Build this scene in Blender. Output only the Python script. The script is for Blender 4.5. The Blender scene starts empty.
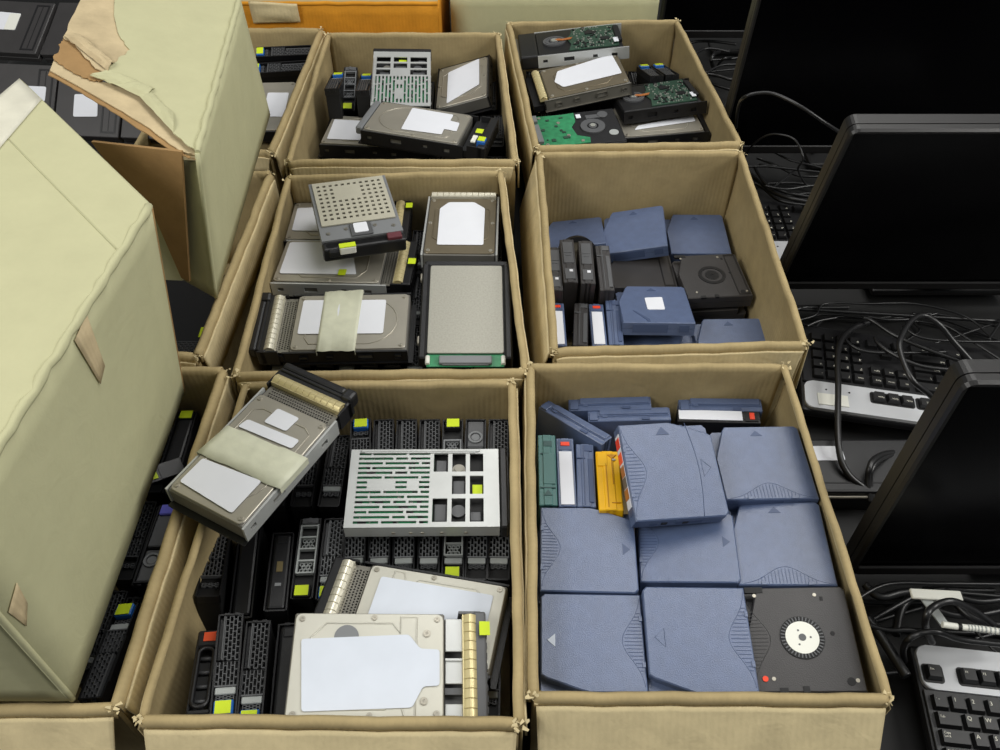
import bpy, bmesh, math, random
from mathutils import Vector, Matrix, Euler
random.seed(7)
SC = bpy.context.scene
COL = SC.collection

# ---------------------------------------------------------------- camera, world, lights, exposure
RIM = 0.19                                   # height of the carton rims above the floor
cam_data = bpy.data.cameras.new('camera')
cam_data.sensor_width = 36.0
cam_data.lens = 36.0 * 847.0 / 1000.0
cam_data.clip_start = 0.05
cam = bpy.data.objects.new('camera', cam_data)
cam.location = (0, 0, RIM + 0.775)
cam.rotation_euler = (math.radians(90 - 47.7), 0, 0)
COL.objects.link(cam)
SC.camera = cam

world = bpy.data.worlds.new('room_ambient')
SC.world = world
world.use_nodes = True
world.node_tree.nodes['Background'].inputs[0].default_value = (0.93, 0.97, 1.0, 1)
world.node_tree.nodes['Background'].inputs[1].default_value = 0.19

def area_light(name, loc, aim, size, size_y, power, color):
    d = bpy.data.lights.new(name, 'AREA')
    d.shape = 'RECTANGLE'; d.size = size; d.size_y = size_y; d.energy = power; d.color = color
    o = bpy.data.objects.new(name, d)
    o.location = loc
    o.rotation_euler = (Vector(aim) - Vector(loc)).to_track_quat('-Z', 'Y').to_euler()
    COL.objects.link(o)
area_light('unseen_panel_light', (0.75, 1.75, 2.40), (0.75, 1.75, 0.0), 1.6, 1.7, 38, (1.0, 0.985, 0.95))  # ceiling light out of view, inferred from the sheen on the cartridges
area_light('unseen_panel_light', (2.00, 0.45, 1.65), (-0.3, 0.7, 0.25), 1.1, 1.0, 33, (1.0, 0.985, 0.94))  # added fill from the right, brightens sides turned that way; no ceiling panel
area_light('unseen_panel_light', (-1.50, -0.25, 2.00), (0.2, 0.6, 0.1), 1.2, 0.9, 36, (1.0, 0.985, 0.94))  # added fill from the left front for walls and flaps; no ceiling panel
SC.view_settings.view_transform = 'Standard'
SC.view_settings.look = 'None'
SC.view_settings.gamma = 1.0
SC.view_settings.use_curve_mapping = False
SC.view_settings.exposure = 0.0

# ---------------------------------------------------------------- materials
def srgb(r, g, b):
    f = lambda c: (c / 255 / 12.92) if c <= 10 else ((c / 255 + 0.055) / 1.055) ** 2.4
    return (f(r), f(g), f(b), 1)

MATS = {}
def mat(name, rgb, rough=0.5, metal=0.0, var=0.0, vscale=40.0, bump=0.0, bscale=400.0, spec=0.5, coat=0.0):
    if name in MATS: return MATS[name]
    m = bpy.data.materials.new(name); m.use_nodes = True
    nt = m.node_tree; N = nt.nodes; L = nt.links
    p = N['Principled BSDF']
    c = srgb(*rgb)
    p.inputs['Base Color'].default_value = c
    p.inputs['Roughness'].default_value = rough
    p.inputs['Metallic'].default_value = metal
    p.inputs['Specular IOR Level'].default_value = spec
    p.inputs['Coat Weight'].default_value = coat
    tc = N.new('ShaderNodeTexCoord')
    if var > 0:
        n = N.new('ShaderNodeTexNoise'); n.inputs['Scale'].default_value = vscale; n.inputs['Detail'].default_value = 6
        L.new(tc.outputs['Object'], n.inputs['Vector'])
        r = N.new('ShaderNodeValToRGB')
        r.color_ramp.elements[0].position = 0.3; r.color_ramp.elements[1].position = 0.7
        r.color_ramp.elements[0].color = tuple(min(1, x * (1 - var)) for x in c[:3]) + (1,)
        r.color_ramp.elements[1].color = tuple(min(1, x * (1 + var)) for x in c[:3]) + (1,)
        L.new(n.outputs['Fac'], r.inputs['Fac']); L.new(r.outputs['Color'], p.inputs['Base Color'])
    if bump > 0:
        n2 = N.new('ShaderNodeTexNoise'); n2.inputs['Scale'].default_value = bscale; n2.inputs['Detail'].default_value = 4
        L.new(tc.outputs['Object'], n2.inputs['Vector'])
        b = N.new('ShaderNodeBump'); b.inputs['Strength'].default_value = bump; b.inputs['Distance'].default_value = 0.001
        L.new(n2.outputs['Fac'], b.inputs['Height']); L.new(b.outputs['Normal'], p.inputs['Normal'])
    MATS[name] = m
    return m

def card_mat(name, rgb, wave=0.25, var=0.10, dent=6.0):
    """corrugated board: flutes run across the UV's u axis, plus paper mottling"""
    m = bpy.data.materials.new(name); m.use_nodes = True
    nt = m.node_tree; N = nt.nodes; L = nt.links
    p = N['Principled BSDF']; p.inputs['Roughness'].default_value = 0.85; p.inputs['Specular IOR Level'].default_value = 0.2
    c = srgb(*rgb)
    tc = N.new('ShaderNodeTexCoord')
    n = N.new('ShaderNodeTexNoise'); n.inputs['Scale'].default_value = 22; n.inputs['Detail'].default_value = 9; n.inputs['Roughness'].default_value = 0.65
    L.new(tc.outputs['Object'], n.inputs['Vector'])
    r = N.new('ShaderNodeValToRGB')
    r.color_ramp.elements[0].position = 0.3; r.color_ramp.elements[1].position = 0.72
    r.color_ramp.elements[0].color = tuple(x * (1 - var * 1.6) for x in c[:3]) + (1,)
    r.color_ramp.elements[1].color = tuple(min(1, x * (1 + var)) for x in c[:3]) + (1,)
    L.new(n.outputs['Fac'], r.inputs['Fac']); L.new(r.outputs['Color'], p.inputs['Base Color'])
    w = N.new('ShaderNodeTexWave'); w.wave_type = 'BANDS'; w.bands_direction = 'X'
    w.inputs['Scale'].default_value = 48; w.inputs['Distortion'].default_value = 1.2; w.inputs['Detail Scale'].default_value = 3
    L.new(tc.outputs['UV'], w.inputs['Vector'])
    n2 = N.new('ShaderNodeTexNoise'); n2.inputs['Scale'].default_value = 300; n2.inputs['Detail'].default_value = 3
    L.new(tc.outputs['Object'], n2.inputs['Vector'])
    add = N.new('ShaderNodeMath'); add.operation = 'MULTIPLY_ADD'; add.inputs[1].default_value = 0.35
    L.new(n2.outputs['Fac'], add.inputs[0])
    if wave > 0: L.new(w.outputs['Fac'], add.inputs[2])
    n3 = N.new('ShaderNodeTexNoise'); n3.inputs['Scale'].default_value = 26; n3.inputs['Detail'].default_value = 5; n3.inputs['Distortion'].default_value = 1.5
    L.new(tc.outputs['Object'], n3.inputs['Vector'])
    cr = N.new('ShaderNodeMath'); cr.operation = 'MULTIPLY_ADD'; cr.inputs[1].default_value = dent
    L.new(n3.outputs['Fac'], cr.inputs[0]); L.new(add.outputs[0], cr.inputs[2])
    b = N.new('ShaderNodeBump'); b.inputs['Strength'].default_value = max(wave, .08); b.inputs['Distance'].default_value = 0.002
    L.new(cr.outputs[0], b.inputs['Height']); L.new(b.outputs['Normal'], p.inputs['Normal'])
    MATS[name] = m
    return m

CARD_SHADED = card_mat('kraft_cardboard_shaded', (169, 151, 111), 0.10)  # same board as the flaps, colour darkened for shade inside the cartons
CARD_LIT = card_mat('kraft_cardboard_lit', (207, 191, 150), 0.14)  # same board as the walls, colour lightened for light on the flaps
KRAFT = card_mat('brown_liner', (160, 128, 86), 0.10)
PAPER = card_mat('sage_paper_board', (188, 186, 149), 0.0, 0.03)
TORN = card_mat('torn_board', (196, 178, 142), 0.12, 0.12)
ORANGE = card_mat('orange_board', (206, 140, 40), 0.1)
TAPE = mat('masking_tape', (204, 205, 182), 0.6, var=0.08, vscale=60, bump=0.25, bscale=120)
WHITETAPE = mat('worn_white_tape', (206, 203, 186), 0.6, var=0.1, vscale=30, bump=0.3, bscale=90)
BLUE = mat('blue_plastic', (80, 95, 127), 0.36, var=0.10, vscale=70, bump=0.35, bscale=900, spec=0.95)
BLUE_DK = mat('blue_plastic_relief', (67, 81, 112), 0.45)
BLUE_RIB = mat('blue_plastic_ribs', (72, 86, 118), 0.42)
SILVERBLUE = mat('pale_print', (190, 198, 210), 0.5)
TEAL = mat('teal_plastic', (66, 112, 108), 0.45, var=0.06)
YELLOW = mat('yellow_plastic', (236, 180, 10), 0.4, var=0.04)
BLACK = mat('black_plastic', (22, 22, 24), 0.42, var=0.12, vscale=60, bump=0.15, bscale=700)
BLACK_TAPE = mat('black_cassette_plastic', (54, 52, 52), 0.42, var=0.08, bump=0.2, bscale=800)
BLACK_RELIEF = mat('black_relief', (24, 23, 24), 0.35)
DARK = mat('dark_recess', (9, 9, 10), 0.6)
CHAR = mat('charcoal_plastic', (82, 83, 85), 0.42, var=0.08)
GREY = mat('grey_plastic', (118, 120, 122), 0.45)
LIGHTGREY = mat('light_grey_strip', (160, 164, 162), 0.4)
STEEL = mat('brushed_steel', (172, 167, 154), 0.36, 0.55, var=0.06, vscale=25)
STEEL_DK = mat('grey_steel', (138, 135, 126), 0.4, 0.6, var=0.07, vscale=25)
STEEL_LT = mat('bright_plate', (196, 194, 182), 0.45, 0.3, var=0.05, vscale=18)
ZINC = mat('zinc_sheet', (188, 190, 188), 0.38, 0.35, var=0.05, vscale=30)
BROWNSTEEL = mat('bronze_cover', (128, 118, 98), 0.36, 0.55, var=0.06)
CAST = mat('cast_aluminium', (120, 118, 112), 0.5, 0.4, var=0.1, bump=0.2)
MATTEPLATE = mat('galvanised_plate', (160, 158, 147), 0.42, 0.3, var=0.10, vscale=420)
SPRING = mat('spring_contact_metal', (208, 203, 184), 0.3, 0.4)
SPRING_GOLD = mat('gold_contact_metal', (208, 194, 146), 0.34, 0.4)
LABEL = mat('white_paper_label', (220, 222, 228), 0.7, var=0.015)
BLUELABEL = mat('cool_paper_label', (206, 212, 222), 0.7, var=0.03, vscale=30)
PCB = mat('green_circuit_board', (44, 128, 84), 0.4, var=0.25, vscale=120)
PCB_DK = mat('dark_green_circuit_board', (46, 72, 58), 0.4, var=0.3, vscale=150)
CHIP = mat('chip_black', (24, 24, 26), 0.4)
CHIPLT = mat('solder_bright', (176, 178, 170), 0.35, 0.5)
COPPER = mat('orange_flex', (168, 102, 52), 0.4)
LIME = mat('lime_sticker', (196, 216, 24), 0.6)
TABBLUE = mat('blue_latch', (34, 98, 176), 0.45)
ORANGESTK = mat('orange_sticker', (250, 92, 40), 0.6)
REDSW = mat('red_switch', (232, 62, 22), 0.45)
PURPLE = mat('violet_latch', (96, 96, 190), 0.45)
WHITEPL = mat('white_plastic', (226, 226, 216), 0.45)
MONITOR = mat('monitor_bezel_plastic', (24, 23, 23), 0.42, bump=0.1, bscale=900)
SCREEN = mat('dark_screen', (3, 3, 4), 0.25, spec=0.12)
CABLE = mat('black_cable', (26, 26, 27), 0.36)
SILVERPAINT = mat('silver_keyboard_paint', (192, 194, 197), 0.38, 0.1)
KEYMAT = mat('keycap_black', (24, 24, 25), 0.42)
LEGEND = mat('keycap_print', (216, 214, 200), 0.6)
FLOORM = mat('dark_floor', (12, 12, 12), 0.7, var=0.2, vscale=6)

# ---------------------------------------------------------------- mesh helpers
class G:
    def __init__(s): s.bm = bmesh.new()
    def box(s, c, d, bev=0.0, seg=1, rot=None):
        mx = Matrix.Translation(c) @ ((Euler(rot).to_matrix().to_4x4()) if rot else Matrix.Identity(4)) @ Matrix.Diagonal((d[0], d[1], d[2], 1))
        r = bmesh.ops.create_cube(s.bm, size=1.0, matrix=mx)
        if bev > 0:
            es = list({e for v in r['verts'] for e in v.link_edges})
            bmesh.ops.bevel(s.bm, geom=es, offset=bev, segments=seg, profile=0.5, affect='EDGES')
        return s
    def cyl(s, c, r, h, n=16, r2=None, axis='Z'):
        R = {'Z': Matrix.Identity(4), 'X': Matrix.Rotation(math.pi / 2, 4, 'Y'), 'Y': Matrix.Rotation(math.pi / 2, 4, 'X')}[axis]
        q = bmesh.ops.create_cone(s.bm, cap_ends=True, segments=n, radius1=r, radius2=r if r2 is None else r2, depth=h, matrix=Matrix.Translation(c) @ R)
        for f in {f for v in q['verts'] for f in v.link_faces}:
            if len(f.verts) == 4: f.smooth = True
        return s
    def ring(s, c, r0, r1, h, n=28):
        a = [[], [], [], []]
        for i in range(n):
            t = 2 * math.pi * i / n
            for k, (r, z) in enumerate(((r0, 0), (r1, 0), (r1, h), (r0, h))):
                a[k].append(s.bm.verts.new((c[0] + r * math.cos(t), c[1] + r * math.sin(t), c[2] + z)))
        for i in range(n):
            j = (i + 1) % n
            for k in range(4):
                l = (k + 1) % 4
                s.bm.faces.new((a[k][i], a[k][j], a[l][j], a[l][i]))
        return s
    def prism(s, poly, z0, z1, bev=0.0):
        lo = [s.bm.verts.new((x, y, z0)) for x, y in poly]; hi = [s.bm.verts.new((x, y, z1)) for x, y in poly]
        n = len(poly)
        ar = sum(poly[i][0] * poly[(i + 1) % n][1] - poly[(i + 1) % n][0] * poly[i][1] for i in range(n))
        if ar < 0: lo.reverse(); hi.reverse()
        s.bm.faces.new(hi); s.bm.faces.new(lo[::-1])
        for i in range(n):
            j = (i + 1) % n
            s.bm.faces.new((lo[i], lo[j], hi[j], hi[i]))
        if bev > 0:
            es = [e for e in {e for v in hi for e in v.link_edges} if all(v in hi for v in e.verts)]
            bmesh.ops.bevel(s.bm, geom=es, offset=bev, segments=1, affect='EDGES')
        return s
    def tube(s, pts, r, n=6, closed=False):
        pts = [Vector(p) for p in pts]; k = len(pts); rings = []
        for i, p in enumerate(pts):
            a = pts[i - 1] if (i > 0 or closed) else p
            b = pts[(i + 1) % k] if (i < k - 1 or closed) else p
            t = (b - a).normalized()
            u = t.cross(Vector((0, 0, 1)))
            if u.length < 1e-3: u = t.cross(Vector((1, 0, 0)))
            u.normalize(); w = u.cross(t)
            rr = r[i] if isinstance(r, (list, tuple)) else r
            rings.append([s.bm.verts.new(p + (u * math.cos(2 * math.pi * j / n) + w * math.sin(2 * math.pi * j / n)) * rr) for j in range(n)])
        for i in range(k if closed else k - 1):
            A, B = rings[i], rings[(i + 1) % k]
            for j in range(n):
                f = s.bm.faces.new((A[j], A[(j + 1) % n], B[(j + 1) % n], B[j])); f.smooth = True
        if not closed:
            s.bm.faces.new(rings[0][::-1]); s.bm.faces.new(rings[-1])
        return s
    def plate(s, x0, x1, y0, y1, z0, z1, holes):
        rd = lambda v: round(v, 5)
        xs = sorted({rd(x0), rd(x1)} | {rd(h[i]) for h in holes for i in (0, 1)})
        ys = sorted({rd(y0), rd(y1)} | {rd(h[i]) for h in holes for i in (2, 3)})
        xs = [x for x in xs if rd(x0) <= x <= rd(x1)]; ys = [y for y in ys if rd(y0) <= y <= rd(y1)]
        full = {}
        for i in range(len(xs) - 1):
            for j in range(len(ys) - 1):
                mx, my = (xs[i] + xs[i + 1]) / 2, (ys[j] + ys[j + 1]) / 2
                full[i, j] = not any(h[0] < mx < h[1] and h[2] < my < h[3] for h in holes)
        V = {}
        def v(i, j, z):
            if (i, j, z) not in V: V[i, j, z] = s.bm.verts.new((xs[i], ys[j], z))
            return V[i, j, z]
        F = s.bm.faces.new
        for (i, j), on in full.items():
            if not on: continue
            F((v(i, j, z1), v(i + 1, j, z1), v(i + 1, j + 1, z1), v(i, j + 1, z1)))
            if not full.get((i - 1, j)): F((v(i, j, z0), v(i, j, z1), v(i, j + 1, z1), v(i, j + 1, z0)))
            if not full.get((i + 1, j)): F((v(i + 1, j, z0), v(i + 1, j + 1, z0), v(i + 1, j + 1, z1), v(i + 1, j, z1)))
            if not full.get((i, j - 1)): F((v(i, j, z0), v(i + 1, j, z0), v(i + 1, j, z1), v(i, j, z1)))
            if not full.get((i, j + 1)): F((v(i, j + 1, z0), v(i, j + 1, z1), v(i + 1, j + 1, z1), v(i + 1, j + 1, z0)))
        return s
    def done(s, name, m, recalc=True):
        if recalc: bmesh.ops.recalc_face_normals(s.bm, faces=s.bm.faces)
        me = bpy.data.meshes.new(name); s.bm.to_mesh(me); s.bm.free()
        me.materials.append(m)
        return me

CACHE = {}
def M(key, build, m):
    k = (key, m.name)
    if k not in CACHE:
        g = G(); build(g); CACHE[k] = g.done(key, m)
    return CACHE[k]

def part(name, me, parent, loc=(0, 0, 0), rot=(0, 0, 0), scale=(1, 1, 1), label=None, kind=None):
    o = bpy.data.objects.new(name, me); COL.objects.link(o); o.parent = parent
    o.location = loc; o.rotation_euler = rot; o.scale = scale
    if label: o['label'] = label
    if kind: o['kind'] = kind
    return o

def tag(o, label, cat, group=None):
    o['label'] = label; o['category'] = cat
    if group: o['group'] = group
    return o

def thing(name, label, cat, loc=(0, 0, 0), rot=(0, 0, 0), scale=(1, 1, 1), group=None):
    o = bpy.data.objects.new(name, None); COL.objects.link(o)
    o.empty_display_size = 0.02
    o.location = loc; o.rotation_euler = rot; o.scale = scale
    return tag(o, label, cat, group)

def posed(key, name, label, cat, group=None):
    p = POSES[key]
    return thing(name, label, cat, p[:3], [math.radians(a) for a in p[3:6]], (p[6], p[7], 1), group)

def rrect(w, h, r, n=4):
    out = []
    for cx, cy, a0 in ((w / 2 - r, h / 2 - r, 0), (-w / 2 + r, h / 2 - r, 90), (-w / 2 + r, -h / 2 + r, 180), (w / 2 - r, -h / 2 + r, 270)):
        for i in range(n + 1):
            a = math.radians(a0 + 90 * i / n); out.append((cx + r * math.cos(a), cy + r * math.sin(a)))
    return out

def smooth_path(P, k=8, closed=False):
    P = [Vector(p) for p in P]; n = len(P); out = []
    for i in range(n if closed else n - 1):
        g = (lambda j: P[j % n]) if closed else (lambda j: P[max(0, min(n - 1, j))])
        a, b, c, d = g(i - 1), g(i), g(i + 1), g(i + 2)
        for q in range(k):
            t = q / k
            out.append(0.5 * ((2 * b) + (c - a) * t + (2 * a - 5 * b + 4 * c - d) * t * t + (3 * b - a - 3 * c + d) * t ** 3))
    if not closed: out.append(P[-1])
    return out
POSES = {
 'D1': [-0.2722,0.5587,0.2209,0.7,0.1,61.8,1.041,0.985,[[[0.0637,0.0155],[0.0637,-0.0156],[0.0422,-0.0137],[0.0413,0.017]],[[0.0356,0.0353],[0.0394,-0.0351],[0.0264,-0.0349],[0.0228,0.0386]],[[-0.0281,0.0429],[-0.0216,-0.0336],[-0.0663,-0.032],[-0.0617,0.0438]],[[0.0187,0.0496],[0.0244,-0.0585],[-0.0207,-0.0571],[-0.0251,0.0543]]]],
 'D2': [-0.0857,0.5462,0.1777,3.2,1.1,1.2,1.058,0.999],
 'D3': [-0.072,0.4047,0.1503,2.3,0.9,169.2,1.022,0.982,[[[0.0587,-0.0362],[-0.061,-0.0358],[-0.0607,0.0269],[0.0601,0.0392]]]],
 'D4': [-0.1266,0.3403,0.1784,4.7,6.3,2.7,0.999,1.032,[[[-0.0649,0.024],[0.0385,0.0287],[0.0496,0.0152],[0.0686,0.0143],[0.0688,-0.0192],[0.0531,-0.0201],[0.0432,-0.0388],[-0.0579,-0.0418]]]],
 'M1': [-0.2114,1.013,0.2104,-2.7,1.6,-73.7,1.006,1.037],
 'M2': [-0.2624,1.0805,0.1447,-3.0,-0.2,0.5,1.0,0.999,[[[-0.0656,0.0321],[0.0058,0.0368],[0.0068,-0.0323],[-0.065,-0.0287]]]],
 'M3': [-0.254,0.9676,0.1523,-3.4,-0.4,-2.3,1.066,1.0,[[[-0.0666,0.0427],[0.0203,0.0457],[0.0397,-0.0326],[-0.0658,-0.034]]]],
 'M4': [-0.2014,0.8243,0.1673,-2.5,0.7,-179.1,1.052,1.012,[[[0.0654,-0.0396],[-0.043,-0.0377],[-0.0429,0.0244],[0.0658,0.0226]],[[0.0388,-0.0555],[-0.0112,-0.0572],[-0.0094,0.0544],[0.0385,0.0542]]]],
 'M5': [-0.0586,1.033,0.1685,-0.2,3.2,89.0,0.991,1.042,[[[0.0599,0.0214],[0.0604,-0.0167],[0.0432,-0.0332],[-0.0532,-0.0336],[-0.0532,0.032],[0.0422,0.0338]]]],
 'M6': [-0.0455,0.8517,0.167,1.1,-6.1,90.9,1.082,1.081],
 'T2': [-0.1824,1.4611,0.1752,2.2,-7.5,92.7,1.004,1.059],
 'T3': [-0.073,1.5177,0.1396,-16.5,-0.8,89.8,0.999,1.0,[[[0.0483,0.03],[0.0696,-0.0335],[-0.0278,-0.0355],[-0.0656,0.0277]]]],
 'T4': [-0.1401,1.2986,0.1831,-4.3,2.1,-12.8,1.133,1.04,[[[-0.0206,0.0412],[0.0456,0.0395],[0.0454,0.0173],[0.0609,0.0154],[0.0632,-0.0137],[0.0434,-0.0123],[0.0444,-0.0309],[-0.0174,-0.0342]]]],
 'T5': [-0.2379,1.3411,0.1397,-3.1,-0.2,-5.4,1.0,0.999,[[[-0.0665,0.0326],[0.0029,0.032],[0.006,-0.0362],[-0.0633,-0.0377]]]],
 'R1': [0.15,1.5759,0.1931,2.7,5.3,-177.3,1.101,1.001],
 'R2': [0.1558,1.4683,0.1761,-0.5,8.7,-172.1,1.025,1.001,[[[0.0429,-0.0326],[-0.0627,-0.053],[-0.0656,0.0193],[0.0424,0.0246],[0.0546,0.0011]]]],
 'R3': [0.2865,1.4337,0.157,-6.4,-3.3,9.1,0.983,1.004],
 'R4': [0.2953,1.3972,0.1303,-0.1,-1.0,7.0,1.008,1.0,[[[-0.041,-0.0193],[0.0653,0.0004],[0.0642,-0.0202],[-0.0515,-0.0328]]]],
 'R5': [0.1375,1.3296,0.1508,-2.0,1.6,-170.4,1.041,1.008],
 'B1': [0.123,1.1254,0.0814,-7.4,14.1,88.6,0.994,0.965],
 'B2': [0.2204,1.1121,0.0988,-12.7,-0.6,86.9,0.992,0.979],
 'B3': [0.3296,1.1276,0.0773,-0.8,0.6,88.6,1.002,0.962],
 'K1': [0.2272,1.0365,0.0772,-0.9,8.4,89.3,0.99,0.973],
 'K2': [0.3294,1.001,0.0957,0.5,2.2,94.5,0.991,0.989],
 'B4': [0.2282,0.9193,0.1109,-0.0,12.1,89.1,0.991,1.013,[[[0.0166,0.0128],[0.019,-0.0134],[-0.017,-0.0128],[-0.0175,0.0123]]]],
 'B5': [0.3482,0.8716,0.076,-0.3,-0.0,90.9,1.0,1.005],
 'G1': [0.1935,0.559,0.1938,14.7,5.1,7.5,1.016,1.121],
 'G2': [0.3081,0.5932,0.1625,-1.0,-0.1,90.4,0.996,1.029],
 'G3': [0.311,0.4901,0.1542,-6.1,0.9,86.3,1.001,0.992],
 'G4': [0.2068,0.4941,0.1482,-0.3,-6.8,-4.2,1.004,0.978],
 'G5': [0.0961,0.4821,0.1538,1.9,-1.2,-2.2,0.986,1.002],
 'G6': [0.093,0.3762,0.1537,-0.7,1.7,178.2,0.982,1.005],
 'G7': [0.1981,0.3745,0.1638,-5.0,1.7,178.3,0.986,1.053],
 'G8': [0.3021,0.3756,0.162,-6.1,-4.7,88.4,1.014,1.006],
 'Q1': [-0.908,1.5529,0.2298,-0.2,-20.6,83.2,1.038,1.031,[[[0.0313,0.0416],[0.0294,-0.0008],[-0.0091,-0.0013],[-0.0088,0.0431]]]],
 'Q2': [-0.7898,1.5456,0.2295,-3.0,-22.5,82.7,1.04,1.027],
 'Q4': [-0.6957,1.3073,0.2164,0.9,-37.3,86.0,1.038,1.0,[[[0.0107,0.0256],[0.0124,-0.0143],[-0.0252,-0.0174],[-0.027,0.0242]]]],
 'P2': [-0.2719,0.3553,0.1458,7.6,-2.3,97.2,0.994,0.964],
 'P3': [-0.2437,0.3469,0.1452,4.6,-3.4,95.1,0.999,0.953],
 'P1': [-0.2973,0.3528,0.1333,7.0,11.7,98.9,0.965,0.968],
 'N1': [-0.3211,0.4852,0.1194,8.5,12.7,98.2,0.971,1.024],
 'N2': [-0.2889,0.4841,0.1021,1.7,-10.5,92.8,1.04,0.983],
 'N3': [-0.2457,0.4738,0.1188,5.1,5.6,95.8,0.98,0.957],
 'N4': [-0.218,0.4901,0.1192,1.1,1.4,93.0,0.973,0.955],
 'N5': [-0.19,0.4896,0.1196,-0.1,0.9,92.3,0.983,0.961],
 'V1': [0.0562,0.5928,0.149,0.8,-0.3,89.2,1.0,0.99],
 'V2': [0.0783,0.5903,0.1479,-0.1,2.0,89.2,0.994,0.986],
 'V3': [0.1011,0.5861,0.1478,0.7,7.6,87.2,0.984,0.993],
 'V4': [0.1269,0.5733,0.1551,-2.7,8.3,87.5,0.919,1.282],
 'U1': [0.1412,0.7129,0.1331,-2.0,-4.4,-1.8,1.037,0.995],
 'U2': [0.1645,0.6908,0.132,-1.7,-3.3,-1.1,1.025,0.995],
 'U3': [0.2837,0.7119,0.1323,-0.9,-3.6,-3.9,1.031,0.993],
 'U4': [0.2788,0.689,0.1307,-1.0,-4.1,-5.3,1.016,0.99],
 'U6': [0.0941,0.6743,0.1376,-10.6,-4.2,-40.9,0.987,0.989],
 'Ka': [0.0838,0.9898,0.1198,-0.2,0.8,89.2,0.999,0.999],
 'Kb': [0.1049,1.0005,0.1266,-0.1,0.3,90.7,0.999,1.017],
 'Kc': [0.1321,0.9968,0.1272,0.1,0.9,88.9,0.998,1.024],
 'Kd': [0.1594,0.9897,0.1218,-0.5,-1.1,90.0,1.002,1.017],
 'S1': [0.0844,0.8856,0.1036,-0.1,6.6,89.5,0.99,0.994],
 'S2': [0.1185,0.8899,0.0993,-1.8,6.3,85.1,0.991,1.002],
 'S3': [0.1424,0.884,0.1041,-0.7,7.6,88.2,0.989,1.001],
 'S4': [0.1669,0.8895,0.1038,-0.7,4.5,87.7,0.993,0.994],
 'E0': [-0.1677,0.6139,0.1489,0.1,0.1,95.2,0.99,0.983],
 'E1': [-0.1401,0.6139,0.1489,0.1,0.1,94.2,0.989,0.983],
 'E2': [-0.1125,0.6139,0.1489,0.1,0.1,93.2,0.989,0.984],
 'E3': [-0.0849,0.6139,0.1489,0.1,0.1,92.1,0.988,0.984],
 'E4': [-0.0573,0.6139,0.1489,0.0,0.1,91.1,0.988,0.985],
 'E5': [-0.0297,0.6139,0.1489,-0.0,0.1,90.1,0.988,0.985],
 'E6': [-0.0021,0.6139,0.1489,-0.0,0.1,89.1,0.988,0.985],
 'F0': [-0.1655,0.5114,0.1208,0.1,0.4,94.8,0.956,0.981],
 'F1': [-0.1374,0.5114,0.1208,0.1,0.4,93.7,0.955,0.982],
 'F2': [-0.1094,0.5114,0.1208,0.1,0.4,92.6,0.955,0.983],
 'F3': [-0.0808,0.5114,0.1208,0.0,0.4,91.5,0.954,0.983],
 'F4': [-0.0528,0.5114,0.1208,0.0,0.4,90.5,0.954,0.984],
 'F5': [-0.026,0.5114,0.1208,-0.0,0.4,89.4,0.954,0.984],
 'F6': [-0.0008,0.5114,0.1208,-0.0,0.4,88.5,0.954,0.984],
 'T1': [-0.3035,1.4488,0.1731,1.6,-15.0,92.8,1.028,1.022],
 'T9': [-0.2504,1.4525,0.1681,0.6,-14.2,93.1,1.026,0.995],
 'T0': [-0.2811,1.4589,0.1535,0.7,-15.3,91.7,1.03,1.005],
 'R6': [0.2905,1.5406,0.1448,0.7,-18.5,95.7,1.041,1.007],
 'R7': [0.3201,1.5444,0.1448,0.7,-18.6,95.8,1.042,1.008],
 'H1': [-0.3953,0.3717,0.1408,10.1,-6.6,89.4,1.01,0.998],
 'H2': [-0.3996,0.6458,0.128,-0.9,-3.1,92.0,1.001,0.978],
 'H3': [-0.3804,0.5006,0.1334,1.8,-6.7,91.7,1.03,1.005],
 'I1': [-0.4553,0.9013,0.092,3.4,8.0,100.2,0.974,0.761,[[[0.0153,0.0076],[0.0149,-0.0226],[-0.0166,-0.0224],[-0.0135,0.0076]]]],
 'J1': [-0.4254,1.5971,0.1599,16.2,0.2,5.5,1.018,1.03],
 'J2': [-0.4176,1.5284,0.1599,15.7,-3.5,0.6,1.016,1.033],
 'J3': [-0.4307,1.4065,0.1512,0.2,-4.8,93.0,1.003,1.016,[[[0.0387,-0.0021],[0.0371,-0.0403],[-0.0359,-0.0386],[-0.0343,0.0003]]]],
}
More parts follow.
